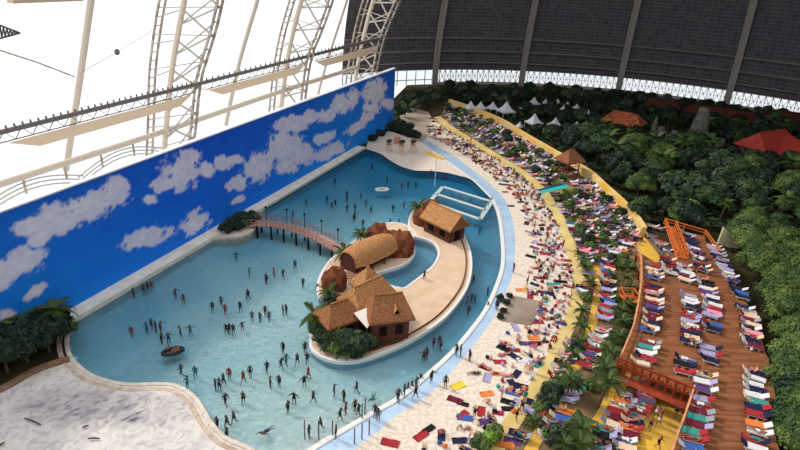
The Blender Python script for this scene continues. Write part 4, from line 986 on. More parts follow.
# arched footbridge
bp_ = smooth_path(w2([(249, 227), (265, 228.5), (280, 231), (300, 237), (320, 244.5), (341, 254)]), 5); bp_ = resample(bp_, n=22)
e = empty('footbridge', bp_[0]); o0 = bp_[0]; n = len(bp_)
zb = [.7 + .55 * math.sin(PI * i / (n - 1)) for i in range(n)]; L_, R_ = offset(bp_, -1.05), offset(bp_, 1.05)
mb = MB(); vs = []
for i in range(n): vs += [L_[i] - o0 + Vector((0, 0, zb[i])), R_[i] - o0 + Vector((0, 0, zb[i])), R_[i] - o0 + Vector((0, 0, zb[i] - .25)), L_[i] - o0 + Vector((0, 0, zb[i] - .25))]
mb.add(vs, [(i * 4 + j, i * 4 + (j + 1) % 4, i * 4 + 4 + (j + 1) % 4, i * 4 + 4 + j) for i in range(n - 1) for j in range(4)]).build('bridge_deck', mat('bridge_planks', (186, 150, 140), .8, .2, scale=3, rgb2=(150, 116, 108)), e)
for S in (L_, R_):
    mb = MB()
    for i in range(n - 1):
        for hh in (.55, 1.0): mb.bar(S[i] - o0 + Vector((0, 0, zb[i] + hh)), S[i + 1] - o0 + Vector((0, 0, zb[i + 1] + hh)), .09)
        mb.bar(S[i] - o0 + Vector((0, 0, zb[i])), S[i] - o0 + Vector((0, 0, zb[i] + 1.0)), .09)
    mb.build('bridge_railing', mat('bridge_rail_wood', (150, 110, 100)), e)
for i in range(2, n - 1, 3):
    for S in (L_, R_): MB().tube([S[i] - o0 + Vector((0, 0, -2.0)), S[i] - o0 + Vector((0, 0, zb[i] - .1))], .16, 6).build('pile', M_dark, e)
for i in range(3, n - 1, 4):
    q = L_[i] - o0; q2 = q + Vector((0, 0, zb[i] + 2.2)); mb = MB().tube([q + Vector((0, 0, zb[i])), q2], .07, 5); mb.blob(q2 + Vector((0, 0, .12)), .2, 8, 5); mb.build('lamp_post', M_dark, e)
tag(e, 'curved wooden footbridge on piles from the wall planter to the boathouse', 'bridge')

# white frame pier
e = empty('frame_pier', G(460, 203)); o0 = e.location
TL_, TR_, BR_, BL_ = (G(*q) - o0 for q in ((443, 186.5), (492, 201.5), (480, 219), (429.5, 201.5)))
def beam(a, b, w_, nm='walkway'):
    d = (b - a); s_ = Vector((d.y, -d.x, 0)).normalized() * w_ / 2; z1, z0 = Vector((0, 0, .02)), Vector((0, 0, -.18))
    MB().add([a - s_ + z1, a + s_ + z1, b + s_ + z1, b - s_ + z1, a - s_ + z0, a + s_ + z0, b + s_ + z0, b - s_ + z0], [(0, 1, 2, 3), (0, 4, 5, 1), (1, 5, 6, 2), (2, 6, 7, 3), (3, 7, 4, 0)]).build(nm, mat('pier_mesh', (206, 214, 210), .7, .2, scale=6, rgb2=(150, 170, 168)), e)
for a, b in ((TL_, TR_), (BL_, BR_), (TL_.lerp(BL_, .5), TR_.lerp(BR_, .5)), (TL_, BL_), (TR_, BR_)): beam(a, b, .75)
for a, b in ((TL_, TR_), (BL_, BR_)):
    for i in range(6): p = a.lerp(b, i / 5); MB().tube([p + Vector((0, 0, -3)), p + Vector((0, 0, 0))], .1, 5).build('pile', M_steel, e)
mb = MB()
for a, b in ((TR_, BR_),):
    for i in range(4): p = a.lerp(b, i / 3); mb.tube([p + Vector((0, 0, .2)), p + Vector((0, 0, 1.2))], .05, 5)
    mb.bar(a + Vector((0, 0, 1.2)), b + Vector((0, 0, 1.2)), .07)
mb.build('handrail', M_steel, e)
tag(e, 'white rectangular frame pier dividing the water into lanes beside the gabled hut', 'pier')

# poles
pole = MB().tube([(0, 0, -.4), (0, 0, 1.9)], .07, 6).mesh('pole', M_steel_d)
for i, (x, y) in enumerate([(354.4, 444), (361.8, 439), (369, 435), (332.5, 436), (318.8, 436), (304.8, 436), (362, 419), (365, 413)]):
    o = put('steel_post', pole); o.location = G(x, y); tag(o, 'slim steel post standing in the shallow water near the bottom pool edge', 'post', 'steel posts at the bottom pool edge', reg=True)
fp = MB().tube([(0, 0, 0), (0, 0, 9)], [.09, .05], 6).mesh('pole', M_white)
for (x, y), l in zip([(436, 166), (434.6, 186), (441, 152)], ('tall thin white pole on the sandy far stage near the blue channel', 'tall thin white pole at the far pool edge', 'tall thin white pole beyond the blue channel')):
    o = put('flag_pole', fp); o.location = G(x, y); o.scale = (1, 1, .75); tag(o, l, 'pole')
# play figures on the stage
def figure(x, y, s_, lab):
    e = empty('beach_stand', G(x, y, .05), .5, s_)
    for a, b in ((.6, .6), (-.6, .6), (.6, -.6), (-.6, -.6)): MB().bar((a, b, 0), (a * .7, b * .7, 2.0), .14).build('leg', mat('pink_timber', (206, 164, 140)), e)
    MB().box((0, 0, 2.05), (1.2, 1.2, .15)).build('platform', mat('pink_timber', (206, 164, 140)), e)
    MB().box((0, .55, 2.5), (1.1, .08, .8)).build('backboard', mat('pink_timber', (206, 164, 140)), e)
    MB().blob((0, 0, 3.1), (.8, .8, .45), 10, 6, 0, .15).build('thatched_top', mat('dark_thatch', (62, 50, 42)), e)
    tag(e, lab, 'beach stand', 'dark topped stands on the sandy stage')
figure(389, 152, .85, 'leftmost of the three dark topped wooden stands on the sandy stage')
figure(401.5, 154, .95, 'middle of the three dark topped wooden stands on the sandy stage')
figure(413, 153, .9, 'rightmost of the three dark topped wooden stands on the sandy stage')
o = MB().box((0, 0, .9), (1.6, .1, 1.8)).build('pink_panel', mat('dusty_pink', (186, 128, 120))); o.location = G(397, 144, .05); tag(o, 'dusty pink upright panel behind the dark topped stands', 'panel')
o = MB().slab([(-2.6, -.7), (2.6, -.9), (3.0, .5), (-2.2, .9)], 0, .18).build('yellow_platform', M_yellow); o.location = G(435, 156, .05); o.rotation_euler.z = -.75; tag(o, 'low yellow platform lying between the stage sand and the blue channel', 'platform')

# island greenery
k = 0
for x, y, s_ in [(319, 336, 1.0), (324, 343, 1.1), (331, 349, 1.1), (340, 352, 1.2), (350, 353, 1.2), (360, 351, 1.1), (368, 347, 1.0), (318, 327, .9), (328, 338, 1.1), (337, 344, 1.2), (347, 346, 1.2), (357, 344, 1.1), (322, 317, .9), (365, 340, .9), (331, 306, .8)]:
    shrub('dark' if k % 3 else 'green', G(x, y, .3), s_ * 1.15, 'shrubs below the island huts'); k += 1
for x, y, h, s_, l in [(320, 330, 2.2, .9, 'palm leaning over the water at the left of the island huts'), (334, 348, 1.2, .85, 'low palm amid the shrubs in front of the low thatched hut'), (350, 350, 1.2, .9, 'low palm amid the shrubs in front of the canvas awning'), (345, 262, 2.2, .8, 'palm at the footbridge end of the boathouse'), (360, 246, 2.2, .75, 'palm behind the middle of the boathouse'), (418, 218, 2.2, .85, 'dark palm behind the rock next to the gabled hut'), (330, 300, 1.2, .7, 'small palm between the round red rock and the island huts'), (400, 240, 1.2, .5, 'little palm growing on top of the big brown mound')]:
    palm(G(x, y, .3 if y != 240 else 1.0), h, None, s_, l, 'palms on the islands')

# ------------------------------------------------------------------ people
SK = [mat('skin_light', (206, 150, 120), .6, .3), mat('skin_tan', (150, 100, 76), .6, .3), mat('skin_backlit', (84, 58, 48), .6, .3)]
HR = [mat('hair_dark', (34, 26, 22), .7, .3), mat('hair_brown', (84, 58, 38), .7, .3), mat('hair_blond', (176, 140, 88), .7, .3)]
SW = {n_: mat('swim_' + n_, c, .7, .2) for n_, c in (('black', (26, 26, 32)), ('navy', (30, 42, 88)), ('red', (170, 36, 40)), ('white', (220, 220, 222)), ('teal', (30, 120, 130)), ('pink', (206, 96, 130)))}
POSE = {
    'standing': dict(p=(0, 0, .95), chest=(0, 0, 1.35), neck=(0, 0, 1.5), head=(0, .01, 1.64), sh=.19, el=((.27, .03, 1.14), (-.27, .03, 1.14)), ha=((.28, .12, .88), (-.28, .12, .88)), kn=((.1, .03, .5), (-.1, .03, .5)), an=((.11, 0, .08), (-.11, 0, .08)), to=((.12, .14, .03), (-.12, .14, .03))),
    'walking': dict(p=(0, 0, .93), chest=(0, .04, 1.33), neck=(0, .06, 1.48), head=(0, .09, 1.62), sh=.19, el=((.26, -.12, 1.14), (-.26, .14, 1.16)), ha=((.27, -.05, .92), (-.25, .34, 1.02)), kn=((.1, .2, .52), (-.1, -.04, .48)), an=((.1, .26, .1), (-.1, -.34, .16)), to=((.1, .4, .04), (-.1, -.22, .05))),
    'wading with arms out': dict(p=(0, 0, .95), chest=(0, .03, 1.34), neck=(0, .05, 1.49), head=(0, .07, 1.63), sh=.19, el=((.42, .1, 1.24), (-.42, .1, 1.24)), ha=((.6, .25, 1.12), (-.6, .25, 1.12)), kn=((.13, .06, .5), (-.13, .0, .5)), an=((.15, 0, .08), (-.15, -.05, .08)), to=((.16, .14, .03), (-.16, .1, .03))),
    'lying on the back': dict(p=(0, 0, .13), chest=(0, .4, .14), neck=(0, .55, .14), head=(0, .7, .17), sh=.19, el=((.3, .25, .1), (-.3, .25, .1)), ha=((.33, 0, .08), (-.33, 0, .08)), kn=((.11, -.42, .16), (-.11, -.42, .16)), an=((.13, -.86, .08), (-.13, -.86, .08)), to=((.15, -.9, .2), (-.15, -.9, .2))),
    'lying with bent knees': dict(p=(0, 0, .13), chest=(0, .4, .14), neck=(0, .55, .14), head=(0, .7, .17), sh=.19, el=((.34, .5, .1), (-.34, .5, .1)), ha=((.14, .74, .12), (-.14, .74, .12)), kn=((.12, -.3, .5), (-.12, -.3, .5)), an=((.13, -.52, .08), (-.13, -.52, .08)), to=((.14, -.66, .03), (-.14, -.66, .03))),
    'sitting': dict(p=(0, 0, .12), chest=(0, -.1, .52), neck=(0, -.09, .66), head=(0, -.05, .8), sh=.19, el=((.26, .02, .36), (-.26, .02, .36)), ha=((.18, .28, .38), (-.18, .28, .38)), kn=((.14, .38, .48), (-.14, .38, .48)), an=((.14, .62, .08), (-.14, .62, .08)), to=((.15, .78, .03), (-.15, .78, .03))),
    'swimming': dict(p=(0, 0, .02), chest=(0, .4, .08), neck=(0, .54, .14), head=(0, .67, .22), sh=.19, el=((.36, .62, .05), (-.3, .2, .04)), ha=((.3, .9, .06), (-.45, .05, -.02)), kn=((.12, -.42, -.05), (-.12, -.42, .0)), an=((.13, -.84, -.02), (-.13, -.84, -.08)), to=((.13, -.98, -.05), (-.13, -.98, -.1))),
}
dg = None
def body_geo(P):
    """one continuous skinned body; returns (verts, faces, region per face) with region 0 skin 1 hair 2 trunks 3 torso"""
    V = []; E_ = []; R = []
    def nd(p, r, par=None):
        V.append(Vector(p)); R.append(r)
        if par is not None: E_.append((par, len(V) - 1))
        return len(V) - 1
    pe = nd(P['p'], (.15, .11)); ch0 = Vector(P['p']).lerp(Vector(P['chest']), .5); wa = nd(ch0, (.125, .09), pe); ch = nd(P['chest'], (.165, .11), wa); ne = nd(P['neck'], .06, ch)
    hd = Vector(P['head']); up_ = (hd - Vector(P['neck'])).normalized(); h1 = nd(hd - up_ * .05, .085, ne); h2 = nd(hd + up_ * .06, .095, h1)
    ax = Vector((1, 0, 0))
    for s_, k in ((1, 0), (-1, 1)):
        sh = nd(Vector(P['chest']).lerp(Vector(P['neck']), .5) + ax * s_ * P['sh'], .062, ch); el = nd(P['el'][k], .045, sh); ha = nd(P['ha'][k], .03, el)
        d = (Vector(P['ha'][k]) - Vector(P['el'][k])).normalized(); nd(Vector(P['ha'][k]) + d * .1, .035, ha)
        hp = nd(Vector(P['p']) + ax * s_ * .09 + (Vector(P['kn'][k]) - Vector(P['p'])) * .18, .095, pe); kn = nd(P['kn'][k], .058, hp); an = nd(P['an'][k], .04, kn); nd(P['to'][k], .035, an)
    me = bpy.data.meshes.new('tmp'); me.from_pydata(V, E_, []); o = bpy.data.objects.new('tmp', me); C.objects.link(o)
    md = o.modifiers.new('s', 'SKIN'); md.use_smooth_shade = True
    sv = me.skin_vertices[0].data
    for i, r_ in enumerate(R): sv[i].radius = r_ if isinstance(r_, tuple) else (r_, r_)
    sv[0].use_root = True
    sb = o.modifiers.new('b', 'SUBSURF'); sb.levels = 1
    d_ = bpy.context.evaluated_depsgraph_get(); m2 = bpy.data.meshes.new_from_object(o.evaluated_get(d_))
    vs = [v.co.copy() for v in m2.vertices]; fs = [tuple(p.vertices) for p in m2.polygons]; rg = []
    pel, chs = Vector(P['p']), Vector(P['chest']); kn = [Vector(k) for k in P['kn']]
    crown = hd + up_ * .1
    hp2 = [pel + ax * s_ * .09 for s_ in (1, -1)]
    def segd(p, a, b): t = max(0, min(1, (p - a).dot(b - a) / (b - a).length_squared)); return (p - a.lerp(b, t)).length, t
    arms = [(Vector(P['el'][k]), Vector(P['ha'][k])) for k in (0, 1)]
    for p in m2.polygons:
        c = p.center; nrm = p.normal
        if (c - hd).length < .17 and ((c - hd).dot(up_) > .045 or (c - hd).dot(up_) > -.06 and nrm.dot(Vector((0, 1, 0)) if abs(up_.z) > .7 else Vector((0, 0, 1))) < -.1): rg.append(1); continue
        arm = min(segd(c, *a)[0] for a in arms) < .09
        tp = (c - pel).dot((chs - pel).normalized()) / (chs - pel).length
        l = min((segd(c, hp2[k], kn[k]) for k in (0, 1)), key=lambda q: q[0])
        if not arm and (c - pel).length < .2 or (l[0] < .14 and l[1] < .4 and not arm): rg.append(2)
        elif not arm and 0.15 < tp < 1.15 and (c - pel).length < .6: rg.append(3)
        else: rg.append(0)
    bpy.data.objects.remove(o); return vs, fs, rg
GEO = {k: body_geo(v) for k, v in POSE.items()}
def person_mesh(pose, sk, hr, sw, suit):
    vs, fs, rg = GEO[pose]; mb = MB(); mb.v = [tuple(v) for v in vs]; mb.f = fs
    mb.m = [{0: 0, 1: 1, 2: 2, 3: 2 if suit else 0}[r] for r in rg]
    return mb.mesh('person', [SK[sk], HR[hr], SW[sw]], True)
def region_mesh(pose, want, m, nm):
    vs, fs, rg = GEO[pose]; sel = [f for f, r in zip(fs, rg) if r in want]; tmp = bpy.data.meshes.new('t'); tmp.from_pydata([tuple(v) for v in vs], [], fs); tmp.update()
    ids = sorted({i for f in sel for i in f}); mp = {i: k for k, i in enumerate(ids)}
    mb = MB(); mb.add([Vector(vs[i]) + tmp.vertices[i].normal * .014 for i in ids], [tuple(mp[i] for i in f) for f in sel]); return mb.mesh(nm, m, True)
PC = {}
def person(loc, pose, rz, sw, suit, sk, hr, label, group, parts=False, rot=None, reg=True):
    key = (pose, sk, hr, sw, suit, parts)
    if key not in PC:
        if parts:
            vs, fs, rg = GEO[pose]; mb = MB(); mb.v = [tuple(v) for v in vs]; mb.f = fs; mb.m = [0] * len(fs)
            PC[key] = [('body', mb.mesh('body', SK[sk], True)), ('hair', region_mesh(pose, (1,), HR[hr], 'hair')), ('swimsuit' if suit else 'swim_shorts', region_mesh(pose, (2, 3) if suit else (2,), SW[sw], 'swimwear'))]
        else: PC[key] = person_mesh(pose, sk, hr, sw, suit)
    o = place('person', PC[key], loc, rz, 1.0, rot); tag(o, label, 'person', group, reg=reg); return o
HN = ['dark-haired', 'brown-haired', 'blond']
NP = [0]
swimmers = [(175, 292), (183, 297), (212, 305), (221, 300), (225, 308), (240, 306), (248, 293), (266, 277), (249, 271), (131, 330), (146, 325), (151, 322), (155, 325), (160, 325), (161, 337), (168, 336), (180, 329), (190, 329), (252, 316), (260, 317), (265, 310), (269, 316),
 (226, 328), (229, 328), (233, 329), (242, 325), (181, 369), (187, 381), (195, 371), (215, 384), (219, 384), (223, 379), (229, 373), (243, 377), (250, 371), (267, 367), (243, 398), (225, 399), (236, 255), (274, 271), (283, 273), (266, 278), (295, 264), (303, 282), (248, 293.5), (312, 307), (286, 309), (283, 309.5), (317, 288),
 (283, 347), (305, 347), (297, 359), (286, 359), (281, 363), (307, 358), (270, 382), (279, 381), (304, 381), (308, 373), (334, 390), (357, 387), (344, 396), (313, 397), (294, 398), (288, 407), (234, 417), (227, 421), (217, 423), (227, 434), (266, 430), (309, 434), (321, 426), (340, 416), (346, 410), (355, 407), (359, 412), (373, 396), (375, 418), (378, 422), (336, 439), (398, 402),
 (335, 181), (306, 202), (327, 198), (332, 204), (335, 202), (347, 193), (347, 197), (361, 195), (366, 202), (347, 207), (355, 207), (355, 214), (371, 209), (393, 207), (372, 166), (387, 179), (354, 216), (363, 222), (390, 221), (399, 222), (402, 185), (408, 184), (416, 184), (404, 204), (444, 176), (431, 172), (293, 213), (292, 220), (151, 284), (147, 285), (143, 287), (133, 291),
 (480, 229), (474, 277), (472, 297), (488, 289), (469, 308), (497, 311), (488, 305), (513, 273), (424, 281), (475, 297), (468, 299), (434, 341), (440, 338), (441, 344), (424, 354), (427, 351), (456, 356), (460, 357), (469, 362), (421, 378), (431, 383), (412, 386), (408, 388), (416, 390), (404, 397), (398, 401), (415, 399), (445, 388), (496, 309)]
lipp = resample(lip, step=1.0)
for (x, y) in swimmers:
    p = G(x, y); inpool = inside(p, pool) and not inside(p, IC) and not inside(p, I2)
    dpt = depth(p) if inpool else 0
    if (x, y) in ((266, 430), (242, 325), (373, 396)): pose = 'swimming'
    else: pose = random.choice(['standing', 'wading with arms out', 'walking', 'standing', 'standing', 'walking'])
    if inpool and dpt > .95 and pose != 'swimming': z = -1.05 - random.uniform(0, .15)
    elif pose == 'swimming': z = -.16
    elif inpool: z = -.12 - dpt + .01
    else: z = .05
    # the floor may be deeper than a wader: then the person treads water, chest out
    q = G(x, y, max(0, z)); wet = 'waist-deep' if inpool and dpt > .6 else ('knee-deep' if inpool else '')
    sw = random.choice(['black', 'navy', 'black', 'navy', 'black', 'teal', 'red', 'black']); suit = random.random() < .4; sk = 2; hr = random.choice((0, 0, 0, 1))  # bathers' backlit shade is put into their darkest skin colour
    kindw = 'swimsuit' if suit else 'trunks'
    act = 'swimming' if pose == 'swimming' else ('standing %s' % wet if inpool else 'walking by the pool')
    near = y > 330
    person(Vector((p.x, p.y, z)), pose, random.uniform(0, 6.28), sw, suit, sk, hr, '%s person in %s %s %s, %s' % (HN[hr], sw, kindw, act, where(p)), 'bathers in and around the pool', parts=near); NP[0] += 1
# inflatable boat with two riders
def boat(x, y, rz, m, lab, s_=1.0):
    e = empty('inflatable_boat', G(x, y, -.05), rz, s_ * .8); pts = [Vector((1.2 * math.cos(a) * (1.15), .7 * math.sin(a), .12)) for a in [i * PI / 8 for i in range(17)]]
    MB().tube(pts, .24, 8, cap=False).build('hull_tube', m, e, True); MB().slab([(p.x, p.y) for p in pts[:-1]], -.05, .02).build('boat_floor', M_steel_d, e); MB().box((0, 0, .16), (.25, 1.1, .12)).build('seat', M_steel_d, e)
    tag(e, lab, 'inflatable boat'); return e
boat(173, 352, .5, mat('dark_rubber', (38, 36, 44)), 'dark inflatable boat carrying two bathers left of the pool middle')
for dx in (-.5, .55): person(G(173, 352, .0) + Vector((dx, .1, .0)), 'sitting', 1.2 + dx, 'red' if dx < 0 else 'black', False, 1, 0, 'person in %s sitting in the dark inflatable boat' % ('red trunks' if dx < 0 else 'black trunks'), 'boat riders', True)
boat(382, 190, .2, M_white, 'white inflatable boat floating in the far part of the pool', 1.1)

# ------------------------------------------------------------------ loungers and towels
TW = {n_: mat('cloth_' + n_, c, .9, .1) for n_, c in (('white', (208, 204, 206)), ('navy', (36, 38, 66)), ('red', (154, 46, 52)), ('purple', (88, 62, 112)), ('pink', (226, 138, 156)), ('orange', (216, 122, 60)), ('teal', (60, 138, 128)), ('blue', (58, 90, 156)), ('black', (34, 30, 34)), ('maroon', (104, 34, 50)), ('lilac', (158, 148, 184)), ('yellow', (230, 192, 60)), ('green', (60, 140, 70)), ('beige', (214, 186, 156)), ('grey', (140, 138, 146)))}
def lounger_parts(col, full):
    fr = MB()
    for sy in (-.31, .31): fr.box((-.05, sy, .3), (1.5, .06, .08))
    fr.box((-.8, 0, .3), (.06, .68, .08)); fr.box((.45, 0, .3), (.06, .68, .08))
    lg = MB()
    for sx in (-.65, .5):
        for sy in (-.29, .29): lg.box((sx, sy, .14), (.07, .06, .28))
    st_ = MB().box((-.22, 0, .37), (1.2, .62, .07)); R = Matrix.Rotation(-.62, 3, 'Y'); bk = MB().box((.68, 0, .56), (.78, .62, .07), M=R)
    m_ = TW[col]
    if not full:
        a = MB()
        for q, mi in ((fr, 0), (lg, 0), (st_, 1), (bk, 1)): a.add(q.v, q.f, mi)
        return a.mesh('sun_lounger', [M_white, m_])
    return [('frame', fr.mesh('frame', M_white)), ('legs', lg.mesh('legs', M_white)), ('seat', st_.mesh('seat', m_)), ('backrest', bk.mesh('backrest', m_))]
def leg4():
    l = MB().box((0, 0, .14), (.07, .06, .28)).mesh('leg', M_white); return l
LC = {}; LEGM = leg4(); NL = [0]; NT = [0]; extra_l = []; extra_t = []
def lounger(p, rz, col, spot, group, full=False):
    if NL[0] >= 300: extra_l.append((p, rz, col)); return
    NL[0] += 1; k = (col, full)
    if k not in LC:
        q = lounger_parts(col, full); LC[k] = [x for x in q if x[0] != 'legs'] if full else q
    o = place('sun_lounger', LC[k], p, rz, 1.1)
    if full:
        for sx in (-.65, .5):
            for sy in (-.29, .29): l = put('leg', LEGM, o); l.location = (sx, sy, 0)
    tag(o, '%s-cushioned sun lounger %s, %s' % (col, spot, where(p)), 'sun lounger', group, reg=True)
def cloth_mesh(Lx, Ly, m, drape=0):
    nx_, ny_ = 8, 4; vs = []; fs = []
    for i in range(nx_ + 1):
        for j in range(ny_ + 1):
            x = Lx * (i / nx_ - .5) + random.uniform(-.03, .03); y = Ly * (j / ny_ - .5) + random.uniform(-.03, .03)
            vs.append((x, y, .05 + .05 * noise.noise((x * 3, y * 3, Lx * 7)) + random.uniform(0, .015)))
    n_ = len(vs); vs += [(a, b, c - .03) for a, b, c in vs]
    for i in range(nx_):
        for j in range(ny_):
            a = i * (ny_ + 1) + j; q = (a, a + ny_ + 1, a + ny_ + 2, a + 1); fs += [q, tuple(k + n_ for k in reversed(q))]
    mb = MB().add(vs, fs)
    # edges
    rim_ = [i * (ny_ + 1) for i in range(nx_ + 1)] + [nx_ * (ny_ + 1) + j for j in range(1, ny_ + 1)] + [i * (ny_ + 1) + ny_ for i in range(nx_ - 1, -1, -1)] + list(range(ny_ - 1, 0, -1))
    mb.f += [(a, b, b + n_, a + n_) for a, b in zip(rim_, rim_[1:] + rim_[:1])]; mb.m += [0] * len(rim_)
    return mb.mesh('towel', m, True)
TM = {}
def towel(p, rz, col, spot, group, s=1.0, tilt=0.0):
    if NT[0] >= 300: extra_t.append((p, rz, col)); return
    NT[0] += 1
    if col not in TM: TM[col] = cloth_mesh(1.85, .95, TW[col])
    o = place('beach_towel', TM[col], p, rz, s, rot=(0, tilt, rz)); tag(o, '%s towel %s, %s' % (col, spot, where(p)), 'towel', group, reg=True)
def bag_mesh(m):
    mb = MB().blob((0, 0, .17), (.26, .16, .19), 9, 6, 0, .2); hd = MB().tube([(-.14, 0, .3), (-.1, 0, .46), (.1, 0, .46), (.14, 0, .3)], .02, 5); return [('bag_body', mb.mesh('bag_body', m, True)), ('strap', hd.mesh('strap', m))]
BM = {}; NB = [0]
def bag(p, col, spot, group):
    if NB[0] >= 300: return
    NB[0] += 1
    if col not in BM: BM[col] = bag_mesh(TW[col])
    o = place('beach_bag', BM[col], p, random.uniform(0, 6.28), 1.15); tag(o, '%s beach bag %s, %s' % (col, spot, where(p)), 'bag', group, reg=True)
cols_deck = ['white'] * 3 + ['navy'] * 4 + ['grey', 'lilac', 'black', 'maroon'] + ['red'] * 3 + ['purple'] * 2 + ['pink', 'orange', 'teal', 'blue', 'blue', 'black', 'black', 'maroon', 'lilac', 'beige', 'beige']
def column(px, z, step, spot, group, full=True, occ=.33, dirpx=(1, .28), tw=.8, fill=.93):
    P = resample(smooth_path(w2(px, z), 4), step=step)
    for i, p in enumerate(P):
        if random.random() > fill: continue
        q = PX(p); a = G(q[0], q[1], z); b = G(q[0] + 10 * dirpx[0], q[1] + 10 * dirpx[1], z); d = b - a; rz = math.atan2(d.y, d.x) + random.uniform(-.12, .12)
        p = p + Vector((random.uniform(-.15, .15), random.uniform(-.1, .1), 0)); rz += PI if random.random() < .5 else 0
        lounger(p, rz, random.choice(['white', 'white', 'lilac', 'navy', 'beige', 'red', 'grey']), spot, group, full)
        r_ = random.random()
        if r_ < tw: towel(p + Vector((math.cos(rz) * -.2, math.sin(rz) * -.2, .41)), rz, random.choice(cols_deck), 'over a lounger ' + spot, 'towels on loungers')
        if random.random() < occ and NP[0] < 300:
            hr = random.choice((0, 1, 2)); sw = random.choice(list(SW)); suit = random.random() < .5; NP[0] += 1
            person(p + Vector((math.cos(rz) * -.1, math.sin(rz) * -.1, .44)), random.choice(['lying on the back', 'lying with bent knees', 'sitting']), rz - PI / 2, sw, suit, random.choice((0, 1)), hr, '%s person in %s %s resting %s, %s' % (HN[hr], sw, 'swimsuit' if suit else 'trunks', spot, where(p)), 'people resting on loungers', parts=full)
        if random.random() < .5: bag(p + Vector((math.cos(rz + 1.57) * .5, math.sin(rz + 1.57) * .5, 0)), random.choice(cols_deck), 'by a lounger ' + spot, 'bags between the loungers')
gd = 'loungers in rows on the wooden deck'
column([(652, 268), (654, 280)], DZ, .95, 'on the deck', gd); column([(653, 289), (653, 301), (652, 314), (651, 330), (649, 333)], DZ, .9, 'on the deck', gd)
column([(648, 345), (645, 356), (641, 366)], DZ, .9, 'on the deck', gd)
column([(667, 262), (669, 275)], DZ, .95, 'on the deck', gd); column([(683, 268), (686, 282)], DZ, .95, 'on the deck', gd)
column([(688, 298), (689, 315), (689, 330), (688, 344)], DZ, .9, 'on the deck', gd); column([(684, 362), (683, 374)], DZ, 1.0, 'on the deck', gd)
column([(686, 236), (691, 246), (697, 258), (702, 272)], DZ, .95, 'on the deck', gd); column([(704, 284), (708, 296), (711, 310), (711, 330), (711, 340)], DZ, .95, 'on the deck', gd)
column([(709, 351), (708, 363)], DZ, 1.0, 'on the deck', gd); column([(704, 378), (703, 392)], DZ, 1.0, 'on the deck', gd)
column([(702, 402), (700, 415), (697, 428)], DZ, .9, 'on the deck', gd); column([(694, 436), (690, 450)], DZ, 1.0, 'on the deck', gd)
column([(711, 246), (718, 258), (724, 270), (730, 282)], DZ, .95, 'on the deck', gd); column([(737, 291), (741, 299)], DZ, 1.0, 'on the deck', gd)
column([(743, 310), (748, 322), (750, 335), (750, 348)], DZ, .95, 'on the deck', gd); column([(754, 376), (754, 390), (755, 404), (757, 418)], DZ, .95, 'on the deck', gd)
column([(757, 428), (755, 440), (752, 450)], DZ, .95, 'on the deck', gd)
# lower terraces
gl_ = 'loungers on the terraces between the yellow paths'
column([(606, 262), (606, 275), (607, 290), (606, 305), (604, 320)], .1, .9, 'beside the middle yellow path', gl_, True, .3)
column([(600, 333), (594, 350), (586, 368)], .1, 1.0, 'beside the middle yellow path', gl_, True, .3); column([(578, 385), (568, 402), (558, 420), (548, 438), (545, 448)], .1, 1.0, 'beside the middle yellow path', gl_, True, .5)
column([(626, 398), (620, 410), (612, 425), (604, 440), (598, 452)], .1, .95, 'on the lower terrace', gl_, True, .5); column([(650, 388), (643, 404), (634, 420), (628, 436), (622, 450)], .1, .95, 'on the lower terrace', gl_, True, .7)
column([(584, 290), (584, 302)], .1, 1.0, 'among the palms', gl_, False, .4); column([(574, 345), (566, 362), (556, 380)], .1, 1.3, 'among the palms', gl_, False, .5); column([(538, 408), (528, 424), (520, 438)], .1, 1.0, 'among the palms', gl_, True, .6)
column([(627, 222), (640, 226)], .2, .9, 'near the wall', gl_, False, .4); column([(646, 226), (658, 230)], .2, .9, 'near the wall', gl_, False, .3)
column([(651, 238), (664, 250), (668, 258)], .2, 1.0, 'beside the ramp', gl_, False, .4)
# people walking on the lower court
for x, y in [(655, 418), (658, 426), (660, 421), (649, 430), (672, 408), (675, 417), (657, 449), (531, 372), (521, 412), (516, 420), (524, 402), (690, 350), (706, 330)]:
    hr = random.choice((0, 1, 2)); sw = random.choice(list(SW)); z = DZ if x > 685 or y < 360 and x > 600 else .1; p = G(x, y, z); NP[0] += 1
    person(p, random.choice(('walking', 'standing')), random.uniform(0, 6.28), sw, random.random() < .5, 1, hr, '%s person in %s swimwear on foot, %s' % (HN[hr], sw, where(p)), 'people on foot among the terraces', True)

